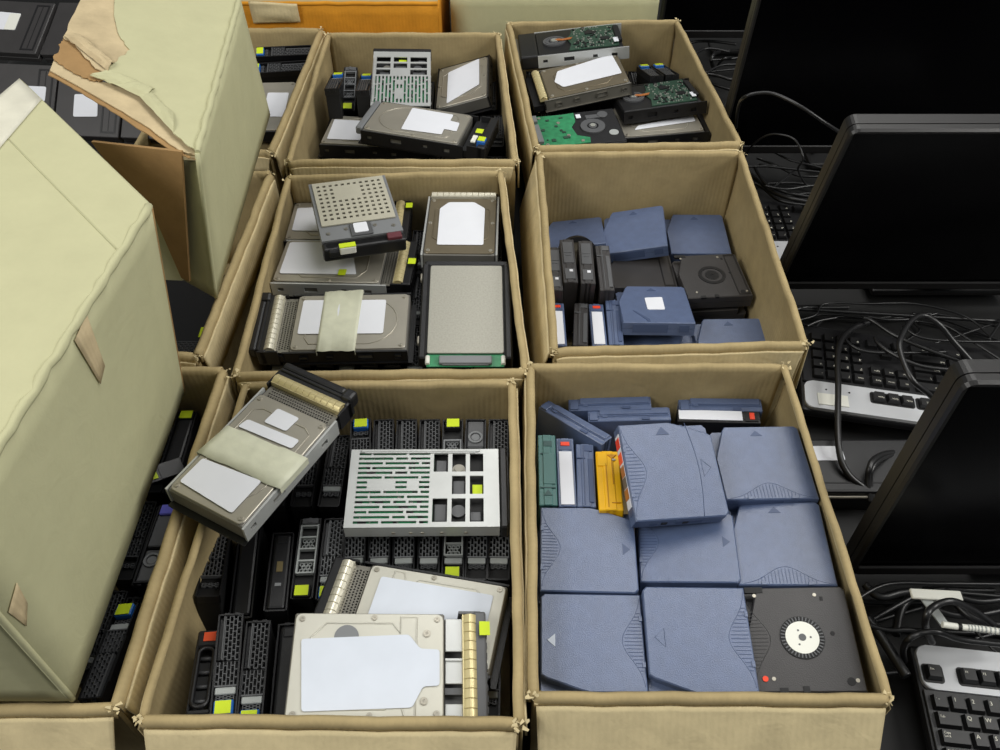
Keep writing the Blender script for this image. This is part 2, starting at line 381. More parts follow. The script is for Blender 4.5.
CABLES = {
 'a': [0.003,[[0.433,1.382,0.12],[0.414,1.334,0.189],[0.4,1.272,0.243],[0.418,1.267,0.254],[0.445,1.259,0.257],[0.481,1.232,0.251],[0.524,1.219,0.229],[0.568,1.227,0.2]]],
 'b': [0.0018,[[0.463,1.385,0.05],[0.463,1.359,0.097],[0.467,1.316,0.144],[0.482,1.297,0.16],[0.507,1.279,0.16],[0.517,1.246,0.146],[0.526,1.274,0.103],[0.555,1.29,0.06]]],
 'c': [0.004,[[0.478,1.389,0.02],[0.486,1.333,0.036],[0.498,1.277,0.052],[0.517,1.25,0.06],[0.553,1.236,0.06],[0.59,1.221,0.06]]],
 'd': [0.003,[[0.479,1.358,0.05],[0.489,1.307,0.05],[0.518,1.282,0.05],[0.563,1.267,0.05],[0.608,1.258,0.05]]],
 'e': [0.002,[[0.495,1.296,0.045],[0.526,1.327,0.045],[0.556,1.359,0.045]]],
 'f': [0.0025,[[0.48,1.287,0.06],[0.515,1.277,0.06],[0.562,1.287,0.06],[0.614,1.293,0.06]]],
 'g': [0.0022,[[0.496,1.462,0.04],[0.526,1.434,0.04],[0.557,1.4,0.04],[0.6,1.38,0.04],[0.638,1.36,0.04]]],
 'h': [0.0025,[[0.5,1.422,0.03],[0.53,1.398,0.03],[0.569,1.362,0.03],[0.626,1.362,0.03]]],
 'i': [0.0045,[[0.564,0.933,0.06],[0.532,0.912,0.067],[0.505,0.882,0.073],[0.49,0.846,0.073],[0.476,0.789,0.071],[0.457,0.714,0.066],[0.453,0.676,0.057],[0.462,0.654,0.048],[0.48,0.641,0.039],[0.492,0.628,0.03]]],
 'j': [0.004,[[0.486,0.625,0.03],[0.484,0.648,0.048],[0.485,0.658,0.06],[0.496,0.673,0.06],[0.521,0.691,0.048],[0.557,0.707,0.03]]],
 'k': [0.0035,[[0.49,0.625,0.03],[0.488,0.647,0.045],[0.49,0.659,0.055],[0.501,0.672,0.055],[0.524,0.689,0.045],[0.558,0.702,0.03]]],
 'l': [0.004,[[0.606,0.757,0.07],[0.586,0.758,0.092],[0.557,0.766,0.114],[0.551,0.803,0.123],[0.556,0.828,0.128],[0.581,0.863,0.128],[0.607,0.882,0.123],[0.629,0.871,0.116],[0.651,0.854,0.098],[0.676,0.831,0.08]]],
 'm': [0.003,[[0.55,0.927,0.075],[0.562,0.92,0.075],[0.585,0.89,0.075],[0.622,0.862,0.075],[0.659,0.84,0.075],[0.686,0.827,0.075]]],
 'n': [0.0025,[[0.514,0.894,0.066],[0.522,0.876,0.066],[0.542,0.864,0.066],[0.59,0.862,0.066],[0.658,0.864,0.066]]],
 'o': [0.003,[[0.558,0.89,0.07],[0.56,0.876,0.07],[0.576,0.854,0.07],[0.607,0.832,0.07],[0.652,0.824,0.07]]],
 'p': [0.0018,[[0.638,0.953,0.06],[0.677,0.928,0.06],[0.705,0.895,0.06],[0.737,0.852,0.06]]],
 'q': [0.002,[[0.611,0.919,0.065],[0.63,0.895,0.065],[0.68,0.887,0.065],[0.748,0.886,0.065]]],
 'r': [0.0022,[[0.47,0.929,0.055],[0.493,0.941,0.055],[0.522,0.948,0.055]]],
 's': [0.002,[[0.567,0.945,0.06],[0.599,0.938,0.06],[0.64,0.941,0.06],[0.678,0.953,0.06]]],
 't': [0.0035,[[0.435,1.872,0.04],[0.46,1.881,0.04],[0.496,1.879,0.04],[0.541,1.866,0.04]]],
 'u': [0.003,[[0.432,1.784,0.06],[0.456,1.804,0.06],[0.484,1.802,0.06],[0.508,1.79,0.06]]],
 'v': [0.004,[[0.476,1.771,0.03],[0.459,1.742,0.063],[0.465,1.754,0.073],[0.485,1.79,0.06]]],
 'w': [0.0025,[[0.429,1.668,0.07],[0.453,1.695,0.07],[0.478,1.712,0.07],[0.506,1.714,0.07]]],
 'x': [0.0035,[[0.445,1.711,0.05],[0.469,1.703,0.05],[0.492,1.688,0.05],[0.506,1.688,0.05]]],
 'y': [0.003,[[0.483,1.77,0.04],[0.478,1.728,0.073],[0.491,1.731,0.077],[0.523,1.78,0.05]]],
 'z': [0.003,[[0.457,1.708,0.03],[0.477,1.692,0.03],[0.497,1.681,0.03]]],
 'ba': [0.005,[[0.435,0.495,0.05],[0.443,0.482,0.05],[0.453,0.479,0.05],[0.472,0.484,0.05],[0.488,0.486,0.05]]],
 'bb': [0.0035,[[0.462,0.409,0.03],[0.45,0.41,0.06],[0.444,0.407,0.09],[0.457,0.412,0.095],[0.475,0.411,0.1],[0.507,0.412,0.08],[0.565,0.415,0.06]]],
 'bc': [0.004,[[0.485,0.418,0.06],[0.468,0.421,0.09],[0.457,0.42,0.12],[0.469,0.431,0.12],[0.49,0.437,0.12],[0.521,0.437,0.1],[0.55,0.429,0.08]]],
 'bd': [0.006,[[0.428,0.455,0.045],[0.437,0.431,0.045],[0.444,0.408,0.045],[0.451,0.385,0.045]]],
 'be': [0.005,[[0.457,0.436,0.04],[0.47,0.463,0.04],[0.485,0.48,0.04],[0.499,0.488,0.04]]],
 'bf': [0.004,[[0.494,0.465,0.055],[0.521,0.454,0.055],[0.548,0.453,0.055],[0.585,0.46,0.055]]],
 'bg': [0.004,[[0.512,0.486,0.05],[0.538,0.479,0.05],[0.564,0.473,0.05],[0.593,0.476,0.05]]],
 'bh': [0.0045,[[0.524,0.483,0.06],[0.529,0.465,0.06],[0.542,0.447,0.06],[0.573,0.437,0.06]]],
 'bi': [0.003,[[0.425,0.443,0.05],[0.446,0.437,0.05],[0.473,0.437,0.05],[0.491,0.426,0.05]]],
 'bw': [0.0035,[[0.476,0.415,0.11],[0.495,0.412,0.11],[0.515,0.41,0.11],[0.539,0.406,0.11]]],
}
PLANE_A = {'T3': (-0.5384, 0.8841, 0.485), 'T4': (-0.5656, 0.7454, 0.4865), 'T5': (-0.3958, 0.2906, 0.4612), 'tape': [(-0.5377, 0.8821, 0.4849), (-0.5015, 0.8453, 0.4802), (-0.5149, 0.6896, 0.4799), (-0.5634, 0.7493, 0.4863)], 'score': [(-0.5093, 0.77, 0.4802), (-0.3546, 0.6136, 0.4603)]}
PLANE_B = {'C4': (-0.5391, 0.9543, 0.4674), 'C3': (-0.5713, 1.2525, 0.4692), 'green': [(-0.3795, 1.235, 0.42), (-0.346, 0.839, 0.42), (-0.3469, 0.8405, 0.4202), (-0.3784, 0.8673, 0.4278), (-0.3968, 0.9003, 0.4318), (-0.4239, 0.9309, 0.4381), (-0.4425, 0.9447, 0.4426), (-0.4676, 0.9422, 0.4492), (-0.4922, 0.9506, 0.4553), (-0.4813, 0.9662, 0.4522), (-0.4748, 0.9981, 0.4498), (-0.4694, 1.0281, 0.4478), (-0.4933, 1.0629, 0.4532), (-0.5107, 1.1064, 0.4567), (-0.5292, 1.175, 0.46), (-0.55, 1.2548, 0.4636)], 'rip': [(-0.55, 1.2548, 0.4636), (-0.5292, 1.175, 0.46), (-0.5107, 1.1064, 0.4567), (-0.4913, 1.064, 0.4526), (-0.4687, 1.0284, 0.4476), (-0.4735, 0.9935, 0.4496), (-0.4775, 0.9606, 0.4513), (-0.4984, 0.9771, 0.4564), (-0.5292, 1.0158, 0.4635), (-0.5457, 1.025, 0.4676), (-0.5575, 1.1249, 0.4684), (-0.5713, 1.2525, 0.4692)], 'ply1': [(-0.5463, 1.0266, 0.4677), (-0.5283, 1.019, 0.4632), (-0.4963, 0.9826, 0.4557), (-0.4751, 0.9677, 0.4506), (-0.4804, 0.9482, 0.4524), (-0.4913, 0.9453, 0.4552), (-0.514, 0.9563, 0.4609), (-0.5395, 0.9729, 0.4671), (-0.5437, 1.006, 0.4675)], 'ply2': [(-0.54, 0.9744, 0.4672), (-0.5152, 0.9599, 0.4611), (-0.4935, 0.9525, 0.4556), (-0.4685, 0.9516, 0.4492), (-0.4251, 0.9424, 0.4382), (-0.3768, 0.8828, 0.427), (-0.3475, 0.8431, 0.4203), (-0.3655, 0.8441, 0.4249), (-0.4057, 0.876, 0.4346), (-0.4487, 0.9019, 0.4452), (-0.4966, 0.9296, 0.4569), (-0.5365, 0.9507, 0.4668)], 'ply3': [(-0.5379, 0.955, 0.4671), (-0.4979, 0.9338, 0.4572), (-0.4499, 0.906, 0.4454), (-0.4064, 0.8786, 0.4348), (-0.3639, 0.8447, 0.4245), (-0.346, 0.8367, 0.4201), (-0.3643, 0.8389, 0.4247), (-0.4462, 0.8931, 0.4447), (-0.4944, 0.9226, 0.4565), (-0.5362, 0.9433, 0.4669)], 'lip1': [(-0.5448, 1.0256, 0.4673), (-0.4767, 0.9669, 0.451), (-0.4756, 0.989, 0.4502), (-0.53, 1.0366, 0.4632)], 'lip2': [(-0.4912, 0.9536, 0.455), (-0.422, 0.9238, 0.4378), (-0.4198, 0.9508, 0.4366), (-0.4599, 0.9669, 0.4466)], 'lip3': [(-0.4409, 0.9389, 0.4423), (-0.3787, 0.8686, 0.4278), (-0.3884, 0.908, 0.4295), (-0.4293, 0.9511, 0.4391)], 'flap': [(-0.3627, 0.8391, 0.4224), (-0.4817, 0.8774, 0.4113), (-0.4609, 0.8681, 0.366), (-0.4299, 0.8562, 0.3334), (-0.4191, 0.8469, 0.2262), (-0.4087, 0.8433, 0.2224)], 'flapback': [(-0.4319, 0.8631, 0.3373), (-0.4225, 0.8534, 0.2153), (-0.4538, 0.8632, 0.2084), (-0.445, 0.8656, 0.3049)]}
# ---------------------------------------------------------------- setting
fl = bpy.data.objects.new('floor', G().box((0, 1.5, -0.01), (8, 8, 0.02)).done('floor', FLOORM)); COL.objects.link(fl); fl['kind'] = 'structure'

WALLM = mat('painted_wall', (196, 198, 194), 0.8)
for nm, c_, d_ in (('wall_back', (0, 5.45, 1.4), (8, .1, 2.8)), ('wall_left', (-3.95, 1.5, 1.4), (.1, 8, 2.8))):
    w_ = bpy.data.objects.new(nm, G().box(c_, d_).done(nm, WALLM)); COL.objects.link(w_); w_['kind'] = 'structure'

# ---------------------------------------------------------------- cartons
RIMS = []
def hnoise(x, k):
    return math.sin(x * 37.1 + k * 5.3) * 0.5 + math.sin(x * 83.7 + k * 2.1) * 0.3 + math.sin(x * 171.0 + k * 9.7) * 0.2

def strip_mesh(name, m, A, B, profile, seed, amp=0.0009, ends=0.0025, nseg=46, thick=0.0028):
    """a strip of board from A to B (plan points on the rim line); profile: (outward, z, weight of the rim noise)"""
    A = Vector((A[0], A[1], 0)); B = Vector((B[0], B[1], 0)); d = B - A; L = d.length; t = d / L
    nrm = Vector((t.y, -t.x, 0))                 # outward: rims are listed so that this points away from the carton
    bm = bmesh.new(); uvl = bm.loops.layers.uv.new('UVMap'); rows = []; uvs = {}
    for i in range(nseg + 1):
        u = i / nseg; row = []
        e = max(0.0, 1 - min(u, 1 - u) * nseg / 2.5)
        v = 0.0; prev = None
        for off, z, w, inset in profile:
            uu = min(max(u, inset / L), 1 - inset / L)
            dz = w * (amp * hnoise(u * L * 1.4 + seed, seed) - ends * e * (0.5 + 0.5 * math.sin(seed * 7 + (u > .5) * 3)))
            do = w * amp * hnoise(u * L * .9 + seed + 4, seed + 1)
            p = A + t * (uu * L) + nrm * (off + do) + Vector((0, 0, z + dz))
            if prev is not None: v += (p - prev).length
            prev = p
            bv = bm.verts.new(p); uvs[bv] = (u * L, v); row.append(bv)
        rows.append(row)
    for i in range(nseg):
        for j in range(len(profile) - 1):
            f = bm.faces.new((rows[i][j], rows[i + 1][j], rows[i + 1][j + 1], rows[i][j + 1])); f.smooth = True
            for lp in f.loops: lp[uvl].uv = uvs[lp.vert]
    me = bpy.data.meshes.new(name); bm.to_mesh(me); bm.free(); me.materials.append(m)
    return me

def solid(o, th):
    md = o.modifiers.new('thickness', 'SOLIDIFY'); md.thickness = th; md.offset = 0
    return o

def carton(label, corners, flaps, floor_z, seed, name='cardboard_box', bulge=(0, 0, 0, 0)):
    """corners: back-left, back-right, front-right, front-left of the rim; flaps: (length, degrees from hanging) back, right, front, left"""
    c = [Vector((x, y)) for x, y in corners]; mid = sum(c, Vector((0, 0))) / 4
    RIMS.append(([tuple(p) for p in corners], bulge))
    root = thing(name, label, 'cardboard box', (mid.x, mid.y, 0), group='open cardboard boxes of scrapped drives and tapes')
    loc = [(p - mid) for p in c]
    sides = [(1, 0), (2, 1), (3, 2), (0, 3)]
    H = RIM
    for k, (a, b) in enumerate(sides):
        A, B = loc[a], loc[b]
        r = 0.0042
        bg = bulge[k]
        wall = [(-0.004, 0.001, 0, .0), (-0.003 + bg * .5, H * 0.3, 0, .0), (-0.003 + bg, H * 0.6, 0, .0), (-0.003 + bg, H * 0.85, .3, .0), (-r + bg * .4, H - 0.008, 1, 0), (-r * .8, H - 0.002, 1, 0), (-r * .1, H, 1, 0), (r * .7, H - 0.0015, 1, 0), (r, H - 0.005, 1, 0), (r, H - 0.016, 1, 0)]
        solid(part('wall_panel', strip_mesh('wall_panel', CARD_SHADED, A, B, wall, seed + k * 1.7), root), 0.0026)
        ln, ang = flaps[k]
        s, q = math.sin(math.radians(ang)), math.cos(math.radians(ang))
        fp = [(r + .0022 + s * ln * t, H - 0.0095 - q * ln * t, max(0, 1 - t * 4), 0.002 + 0.006 * t) for t in (0, .04, .12, .3, .6, 1)]
        solid(part('flap', strip_mesh('flap', CARD_LIT, A, B, fp, seed + k * 1.7), root), 0.0026)
    # shredded paper at the torn corners
    rnd = random.Random(int(seed * 100))
    for i in range(4):
        g = G()
        for j in range(16):
            p = Vector((loc[i].x, loc[i].y, H)) + Vector((rnd.gauss(0, .003), rnd.gauss(0, .003), rnd.uniform(-.007, .0005)))
            d = Vector((rnd.uniform(-1, 1), rnd.uniform(-1, 1), rnd.uniform(-.6, .5))) * rnd.uniform(.002, .0055)
            w = d.cross(Vector((rnd.uniform(-1, 1), rnd.uniform(-1, 1), 1))).normalized() * rnd.uniform(.001, .003)
            v = [g.bm.verts.new(x) for x in (p - w, p + w, p + d + w * .7, p + d * 1.2 - w * .2)]
            g.bm.faces.new(v)
        solid(part('torn_edge', g.done('torn_edge', CARD_LIT), root), 0.0006)
    g = G()
    q = [((p.x) * .972, (p.y) * .978) for p in loc]
    g.prism(q, floor_z - 0.004, floor_z)
    part('bottom', g.done('bottom', CARD_SHADED), root)
    return root

HANG = (.05, 2); WIDE = (.10, 11)
carton('cardboard box of hard drives with a taped drive over its rim, front row',
       [(-.312, .689), (.0145, .695), (.017, .283), (-.325, .286)], [(.03, 2), HANG, (.13, 38), (.06, 12)], .0045, 1, bulge=(.003, .006, .007, .014))
carton('open cardboard box filled with flat blue tape cartridges, in the front row',
       [(.0385, .722), (.3555, .722), (.358, .305), (.0315, .307)], [(.03, 2), (.09, 9), (.13, 36), (.06, 3)], .0045, 2, bulge=(0, .013, .006, .003))
carton('open cardboard box of silver hard drives with white labels, in the middle row',
       [(-.333, 1.128), (.0, 1.142), (.031, .714), (-.328, .708)], [(.03, 2), (.07, 1), (.03, 1), (.07, 7)], .0045, 3, bulge=(.003, .006, .004, .006))
carton('half-empty cardboard box of blue and black tape cartridges, in the middle row',
       [(.065, 1.193), (.392, 1.197), (.392, .762), (.070, .75)], [(.03, 2), (.09, 5), (.05, 4), (.10, 14)], .0045, 4, bulge=(.002, .005, .003, .003))
carton('cardboard box of loose drives and black carriers, in front of the orange box',
       [(-.336, 1.609), (-.005, 1.609), (.024, 1.173), (-.341, 1.173)], [(.03, 2), (.05, 1), (.03, 1), (.07, 5)], .0045, 5, bulge=(.003, .003, .004, .005))
carton('open cardboard box of hard drives showing green circuit boards, in the rear row',
       [(.018, 1.656), (.354, 1.665), (.396, 1.225), (.060, 1.214)], [(.03, 2), (.09, 5), (.03, 2), (.10, 2)], .0045, 6, bulge=(.003, .005, .004, .003))
carton('cardboard box mostly hidden beneath the big untorn pale green carton',
       [(-.69, .722), (-.347, .716), (-.353, .297), (-.69, .29)], [(.03, 2), (.05, 2), (.10, 34), (.03, 2)], .0045, 7)
carton('cardboard box with dark contents beneath the torn pale green carton',
       [(-.60, 1.145), (-.365, 1.139), (-.385, .742), (-.60, .745)], [(.03, 2), (.05, 3), (.03, 2), (.03, 2)], .0045, 8)
carton('cardboard box with lime-tabbed carriers behind the torn pale green carton',
       [(-.58, 1.63), (-.353, 1.628), (-.375, 1.201), (-.60, 1.205)], [(.03, 2), (.05, 2), (.03, 2), (.03, 2)], .0045, 9)

# ---------------------------------------------------------------- pale green cartons
def panel(name, root, q, m, thick=0.004, n=10, amp=0.0015, seed=0, label=None):
    """four corner points -> a slightly wavy board"""
    q = [Vector(p) for p in q]; bm = bmesh.new(); uvl = bm.loops.layers.uv.new('UVMap'); uvs = {}
    nr = (q[1] - q[0]).cross(q[3] - q[0]).normalized(); g = []
    W = (q[1] - q[0]).length; Hh = (q[3] - q[0]).length
    for i in range(n + 1):
        row = []
        for j in range(n + 1):
            u, v = i / n, j / n
            p = (q[0] * (1 - u) + q[1] * u) * (1 - v) + (q[3] * (1 - u) + q[2] * u) * v
            e = min(u, 1 - u, v, 1 - v) * 4
            p = p + nr * amp * min(1, e) * (hnoise(u * .05 + seed, seed) + hnoise(v * .06 + seed * 2, seed + 3))
            b = bm.verts.new(p); uvs[b] = (u * W, v * Hh); row.append(b)
        g.append(row)
    for i in range(n):
        for j in range(n):
            f = bm.faces.new((g[i][j], g[i + 1][j], g[i + 1][j + 1], g[i][j + 1])); f.smooth = True
            for lp in f.loops: lp[uvl].uv = uvs[lp.vert]
    me = bpy.data.meshes.new(name); bm.to_mesh(me); bm.free(); me.materials.append(m)
    return solid(part(name, me, root, label=label), thick)

def sub(a, b, t): return Vector(a) * (1 - t) + Vector(b) * t

# carton A (front)
A0 = thing('pale_carton', 'big pale green carton with a taped corner, standing over the hidden front box', 'carton')
T1, T2, T3 = (-.345, .685, .46), (-.384, .302, .46), PLANE_A['T3']
T4, T5 = PLANE_A['T4'], PLANE_A['T5']
B1, B2, B3, B5 = (-.398, .700, .165), (-.391, .302, .193), (-.52, .700, .193), (-.70, .302, .193)
def board(name, root, pts, m, thick=.004, label=None, n=5, amp=0.0):
    bm = bmesh.new(); bm.faces.new([bm.verts.new(p) for p in pts])
    bmesh.ops.triangulate(bm, faces=bm.faces)
    if amp:
        bmesh.ops.subdivide_edges(bm, edges=bm.edges, cuts=n, use_grid_fill=True)
        bm.normal_update()
        for v in bm.verts: v.co += v.normal * amp * hnoise(v.co.x * .3 + v.co.y * .5, 3)
    me = bpy.data.meshes.new(name); bm.to_mesh(me); bm.free(); me.materials.append(m)
    return solid(part(name, me, root, label=label), thick)
def on_top(x, y):
    n = (Vector(T2) - Vector(T1)).cross(Vector(T3) - Vector(T1))
    return (x, y, T1[2] - (n.x * (x - T1[0]) + n.y * (y - T1[1])) / n.z)
T5, T6 = on_top(-.70, .302), on_top(-.70, .62)
board('top_panel', A0, (T1, T2, T5, T6, T4, T3), PAPER)
board('left_panel', A0, (T5, T6, (-.70, .62, .193), (-.70, .302, .193)), PAPER)
panel('side_panel', A0, (T1, B1, B2, T2), PAPER, seed=2, amp=.002)
panel('front_panel', A0, (T2, B2, B5, T5), PAPER, seed=3)
panel('back_panel', A0, (T3, B3, B1, T1), PAPER, seed=4)
ridge = [sub(T1, T2, i / 30) + Vector((hnoise(i * .05, 2) * .0015, 0, hnoise(i * .06, 5) * .0015)) for i in range(31)]
part('creased_edge', G().tube(ridge, [.0042 + .0012 * hnoise(i * .11, 3) for i in range(31)], 8).done('creased_edge', PAPER), A0)
part('creased_edge', G().tube([sub(T2, B2, i / 12) for i in range(13)], .003, 8).done('creased_edge', PAPER), A0)
part('creased_edge', G().tube([sub(T1, B1, i / 12) for i in range(13)], .0026, 8).done('creased_edge', KRAFT), A0)
tpn = (Vector(T2) - Vector(T1)).cross(Vector(T3) - Vector(T1)).normalized()
if tpn.z < 0: tpn = -tpn
tps = [Vector(p) + tpn * .0028 for p in PLANE_A['tape']]
panel('tape_strip', A0, tps, WHITETAPE, .0008, seed=6, amp=.0012, label='wrinkled white tape along the corner')
sc = [Vector(p) + tpn * .0024 for p in PLANE_A['score']]
part('score_line', G().tube([sc[0].lerp(sc[1], i / 8) for i in range(9)], .0005, 5).done('score_line', PAPER), A0)
nA = (Vector(B1) - Vector(T1)).cross(Vector(T2) - Vector(T1)).normalized()
if nA.x < 0: nA = -nA
sp = lambda u, v: sub(sub(T1, T2, u), sub(B1, B2, u), v) + nA * .0035
panel('paper_scrap', A0, (sp(.40, .0), sp(.47, .02), sp(.44, .27), sp(.40, .24)), TORN, .0005, n=4, amp=.0004, seed=3, label='torn strip of old tape')
panel('paper_scrap', A0, (sp(.93, .37), sp(.985, .40), sp(.975, .52), sp(.94, .47)), TORN, .0005, n=4, amp=.0004, seed=5, label='remnant of a peeled label')

# carton B (behind), torn along its open edge
B0 = thing('pale_carton', 'torn pale green carton with ripped top edge and a brown inner flap', 'carton')
C1, C2 = (-.346, .839, .42), (-.3795, 1.235, .42)
C4, C3 = PLANE_B['C4'], PLANE_B['C3']
D1, D2 = (-.381, .842, .195), (-.394, 1.302, .195)
pn = (Vector(C2) - Vector(C1)).cross(Vector(C4) - Vector(C1)).normalized()
if pn.z < 0: pn = -pn
def jagged(pts, closed_from, closed_to, cuts, amp, seed):
    r = random.Random(seed); out = []
    pts = [Vector(p) for p in pts]
    for i, p in enumerate(pts):
        out.append(p); q = pts[(i + 1) % len(pts)]
        if closed_from <= i < closed_to:
            side = pn.cross(q - p).normalized()
            for k in range(1, cuts): out.append(p.lerp(q, k / cuts) + side * r.uniform(-amp, amp))
    return out
def layer(name, pts, dz, m, th, frm, to, amp, seed, label=None):
    q = [p + pn * dz for p in jagged(pts, frm, to, 6, amp, seed)]
    bm = bmesh.new(); vs = [bm.verts.new(p) for p in q]; bm.faces.new(vs); bmesh.ops.triangulate(bm, faces=bm.faces)
    me = bpy.data.meshes.new(name); bm.to_mesh(me); bm.free(); me.materials.append(m)
    solid(part(name, me, B0, label=label), th)
layer('top_panel', PLANE_B['green'], 0, PAPER, .0012, 2, 12, .0018, 1)
layer('ripped_liner', PLANE_B['rip'], -.0016, TORN, .0012, 0, 12, .0018, 2, 'bare brown board where the green paper was ripped off')
layer('torn_ply', PLANE_B['ply1'], -.0040, KRAFT, .0012, 0, 9, .0022, 3)
layer('torn_ply', PLANE_B['ply2'], -.0062, TORN, .0014, 0, 9, .0012, 4)
layer('torn_ply', PLANE_B['ply3'], -.0082, KRAFT, .0012, 0, 9, .0012, 5)
def lip(pts, h, m, seed):
    # a curl of torn paper standing up from the tear: near edge a to b, far edge d to c
    a, b, c, d = [Vector(p) for p in pts]; rows = []; r = random.Random(seed); g = G()
    for i in range(13):
        u = i / 12; row = []
        for j in range(6):
            v = j / 5
            p = a.lerp(b, u).lerp(d.lerp(c, u), v) + pn * (h * math.sin(math.pi * v) ** .7 * (.45 + .55 * abs(math.sin(u * 7 + seed))) + .0012 * r.random())
            p += (b - a).normalized() * r.uniform(-.0015, .0015)
            row.append(g.bm.verts.new(p))
        rows.append(row)
    for i in range(12):
        for j in range(5): g.bm.faces.new((rows[i][j], rows[i + 1][j], rows[i + 1][j + 1], rows[i][j + 1]))
    solid(part('crumpled_paper', g.done('crumpled_paper', m), B0), .0006)
lip(PLANE_B['lip1'], .007, TORN, 3)
lip(PLANE_B['lip2'], .006, PAPER, 9)
lip(PLANE_B['lip3'], .004, PAPER, 5)
panel('side_panel', B0, (C1, D1, D2, C2), PAPER, seed=8, amp=.003)
E0, E1 = (-.50, .925, .36), (-.50, .925, .195)
panel('front_panel', B0, ((-.352, .852, .40), D1, E1, E0), PAPER, seed=9)
panel('back_panel', B0, (C2, D2, (-.52, 1.29, .195), (-.52, 1.24, .42)), PAPER, seed=10)
ridge = [sub(C1, C2, i / 26) + Vector((hnoise(i * .05, 4) * .001, 0, .001)) for i in range(27)]
part('creased_edge', G().tube(ridge, [.0038 + .001 * hnoise(i * .11, 8) for i in range(27)], 8).done('creased_edge', PAPER), B0)
part('creased_edge', G().tube([sub(C1, D1, i / 12) for i in range(13)], .003, 8).done('creased_edge', PAPER), B0)
board('inner_flap', B0, PLANE_B['flap'], KRAFT, .004, label='brown inside of a folded-down flap')
board('flap_crease', B0, PLANE_B['flapback'], PAPER, .003)

# ---------------------------------------------------------------- cartons at the back
def plain_carton(name, label, x0, x1, y0, y1, h, m, lidm):
    r = thing(name, label, 'carton', ((x0 + x1) / 2, (y0 + y1) / 2, 0))
    w, d = (x1 - x0) / 2, (y1 - y0) / 2
    for (a, b) in (((-w, -d), (w, -d)), ((w, -d), (w, d)), ((w, d), (-w, d)), ((-w, d), (-w, -d))):
        panel('wall_panel', r, ((a[0], a[1], .002), (b[0], b[1], .002), (b[0], b[1], h), (a[0], a[1], h)), m, .004, amp=.001, seed=x0)
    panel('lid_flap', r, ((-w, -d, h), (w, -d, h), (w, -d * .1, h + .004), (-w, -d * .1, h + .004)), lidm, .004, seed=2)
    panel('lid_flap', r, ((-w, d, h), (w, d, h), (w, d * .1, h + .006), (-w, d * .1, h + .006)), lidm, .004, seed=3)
    part('creased_edge', G().tube([(-w + 2 * w * i / 20, -d, h + .001 * hnoise(i * .1, 2)) for i in range(21)], .004, 8).done('creased_edge', m), r)
    return r
oc = plain_carton('orange_carton', 'orange cardboard carton behind the rear box of loose drives', -.60, -.122, 1.645, 2.0, .232, ORANGE, CARD_SHADED)
g = G(); oy = -.1775
pts = [(-.135, oy - .006, .20), (-.135, oy - .008, .236), (-.135, oy + .02, .243)]
panel('crumpled_flap', oc, ((-.125, oy - .005, .196), (-.032, oy - .007, .200), (-.032, oy - .012, .236), (-.125, oy - .010, .240)), CARD_LIT, .005, amp=.004, seed=4, label='crumpled tan flap stuck over the front edge')
plain_carton('pale_carton', 'pale green closed carton next to the orange one at the back', -.098, .318, 1.70, 2.05, .225, PAPER, PAPER)
# ---------------------------------------------------------------- hard drives
SCREWS = [(-.066, .044), (-.066, -.044), (.066, .044), (.066, -.044), (.004, .0455), (.004, -.0455)]
def b_screw(g):
    g.cyl((0, 0, .0004), .0029, .0012, 14); g.ring((0, 0, .001), .0012, .0024, .0005, 12); g.box((0, 0, .0012), (.0022, .0006, .0004)); g.box((0, 0, .0012), (.0006, .0022, .0004))
def b_body(g): g.box((0, 0, -.0136), (.147, .1016, .0232), .0015)
def b_cover(g): g.prism(rrect(.1445, .099, .006), -.0022, 0, .0006)
def path_round():
    p = [(.050, .040), (.056, .030), (.056, -.030), (.050, -.040)]
    c = [(-.018 + .0415 * math.cos(math.radians(a)), .0415 * math.sin(math.radians(a))) for a in range(-100, -261, -16)]
    return [(x, y, .0002) for x, y in p + c]
def path_oct():
    return [(x, y, .0002) for x, y in ((.030, .046), (.030, .030), (.022, .040), (-.042, .040), (-.056, .026), (-.056, -.026), (-.042, -.040), (.018, -.040), (.030, -.030), (.036, -.046), (.046, -.046), (.046, .046))]
def path_hex():
    return [(x, y, .0002) for x, y in ((.040, .040), (.052, .022), (.052, -.022), (.040, -.040), (-.034, -.040), (-.052, -.020), (-.052, .020), (-.034, .040))]
def b_groove(style):
    P = {'round': path_round, 'oct': path_oct, 'hex': path_hex}[style]()
    return lambda g: g.tube(P, .0009, 5, True)
def b_spindle(g): g.ring((0, 0, 0), .006, .0075, .0005, 24); g.cyl((0, 0, .0002), .0035, .0006, 18)
def b_rail(g):
    g.plate(-.0745, .082, -.012, .011, -.0013, .0013, [(-.066, -.058, -.003, .003), (-.03, -.012, -.004, .004), (.02, .028, -.003, .003), (.052, .062, -.005, .002)])
def b_bezel(g):
    g.box((.1085, 0, -.0125), (.013, .1055, .0265), .0022, 2)
    g.box((.0985, .0515, -.0125), (.022, .0025, .025)); g.box((.0985, -.0515, -.0125), (.022, .0025, .025))
    for i in range(9): g.box((.1153, -.04 + i * .01, -.0125), (.0012, .006, .018))
def b_handle(g):
    g.box((.1185, .006, -.004), (.010, .090, .016), .003, 2); g.box((.116, -.046, -.004), (.016, .016, .020), .004, 2); g.box((.112, .0, .0015), (.004, .100, .003), .001)
def b_vent(g):
    h = [(-.0088 + i * .0036, -.0088 + i * .0036 + .002, -.044 + j * .0034 + (i % 2) * .0012, -.044 + j * .0034 + .002 + (i % 2) * .0012) for i in range(5) for j in range(26)]
    g.plate(-.0098, .0098, -.049, .049, -.0006, .0006, h)
def b_strip(g): g.box((0, 0, -.0035), (.0128, .0985, .004)); g.box((-.0068, 0, -.006), (.001, .0985, .012))
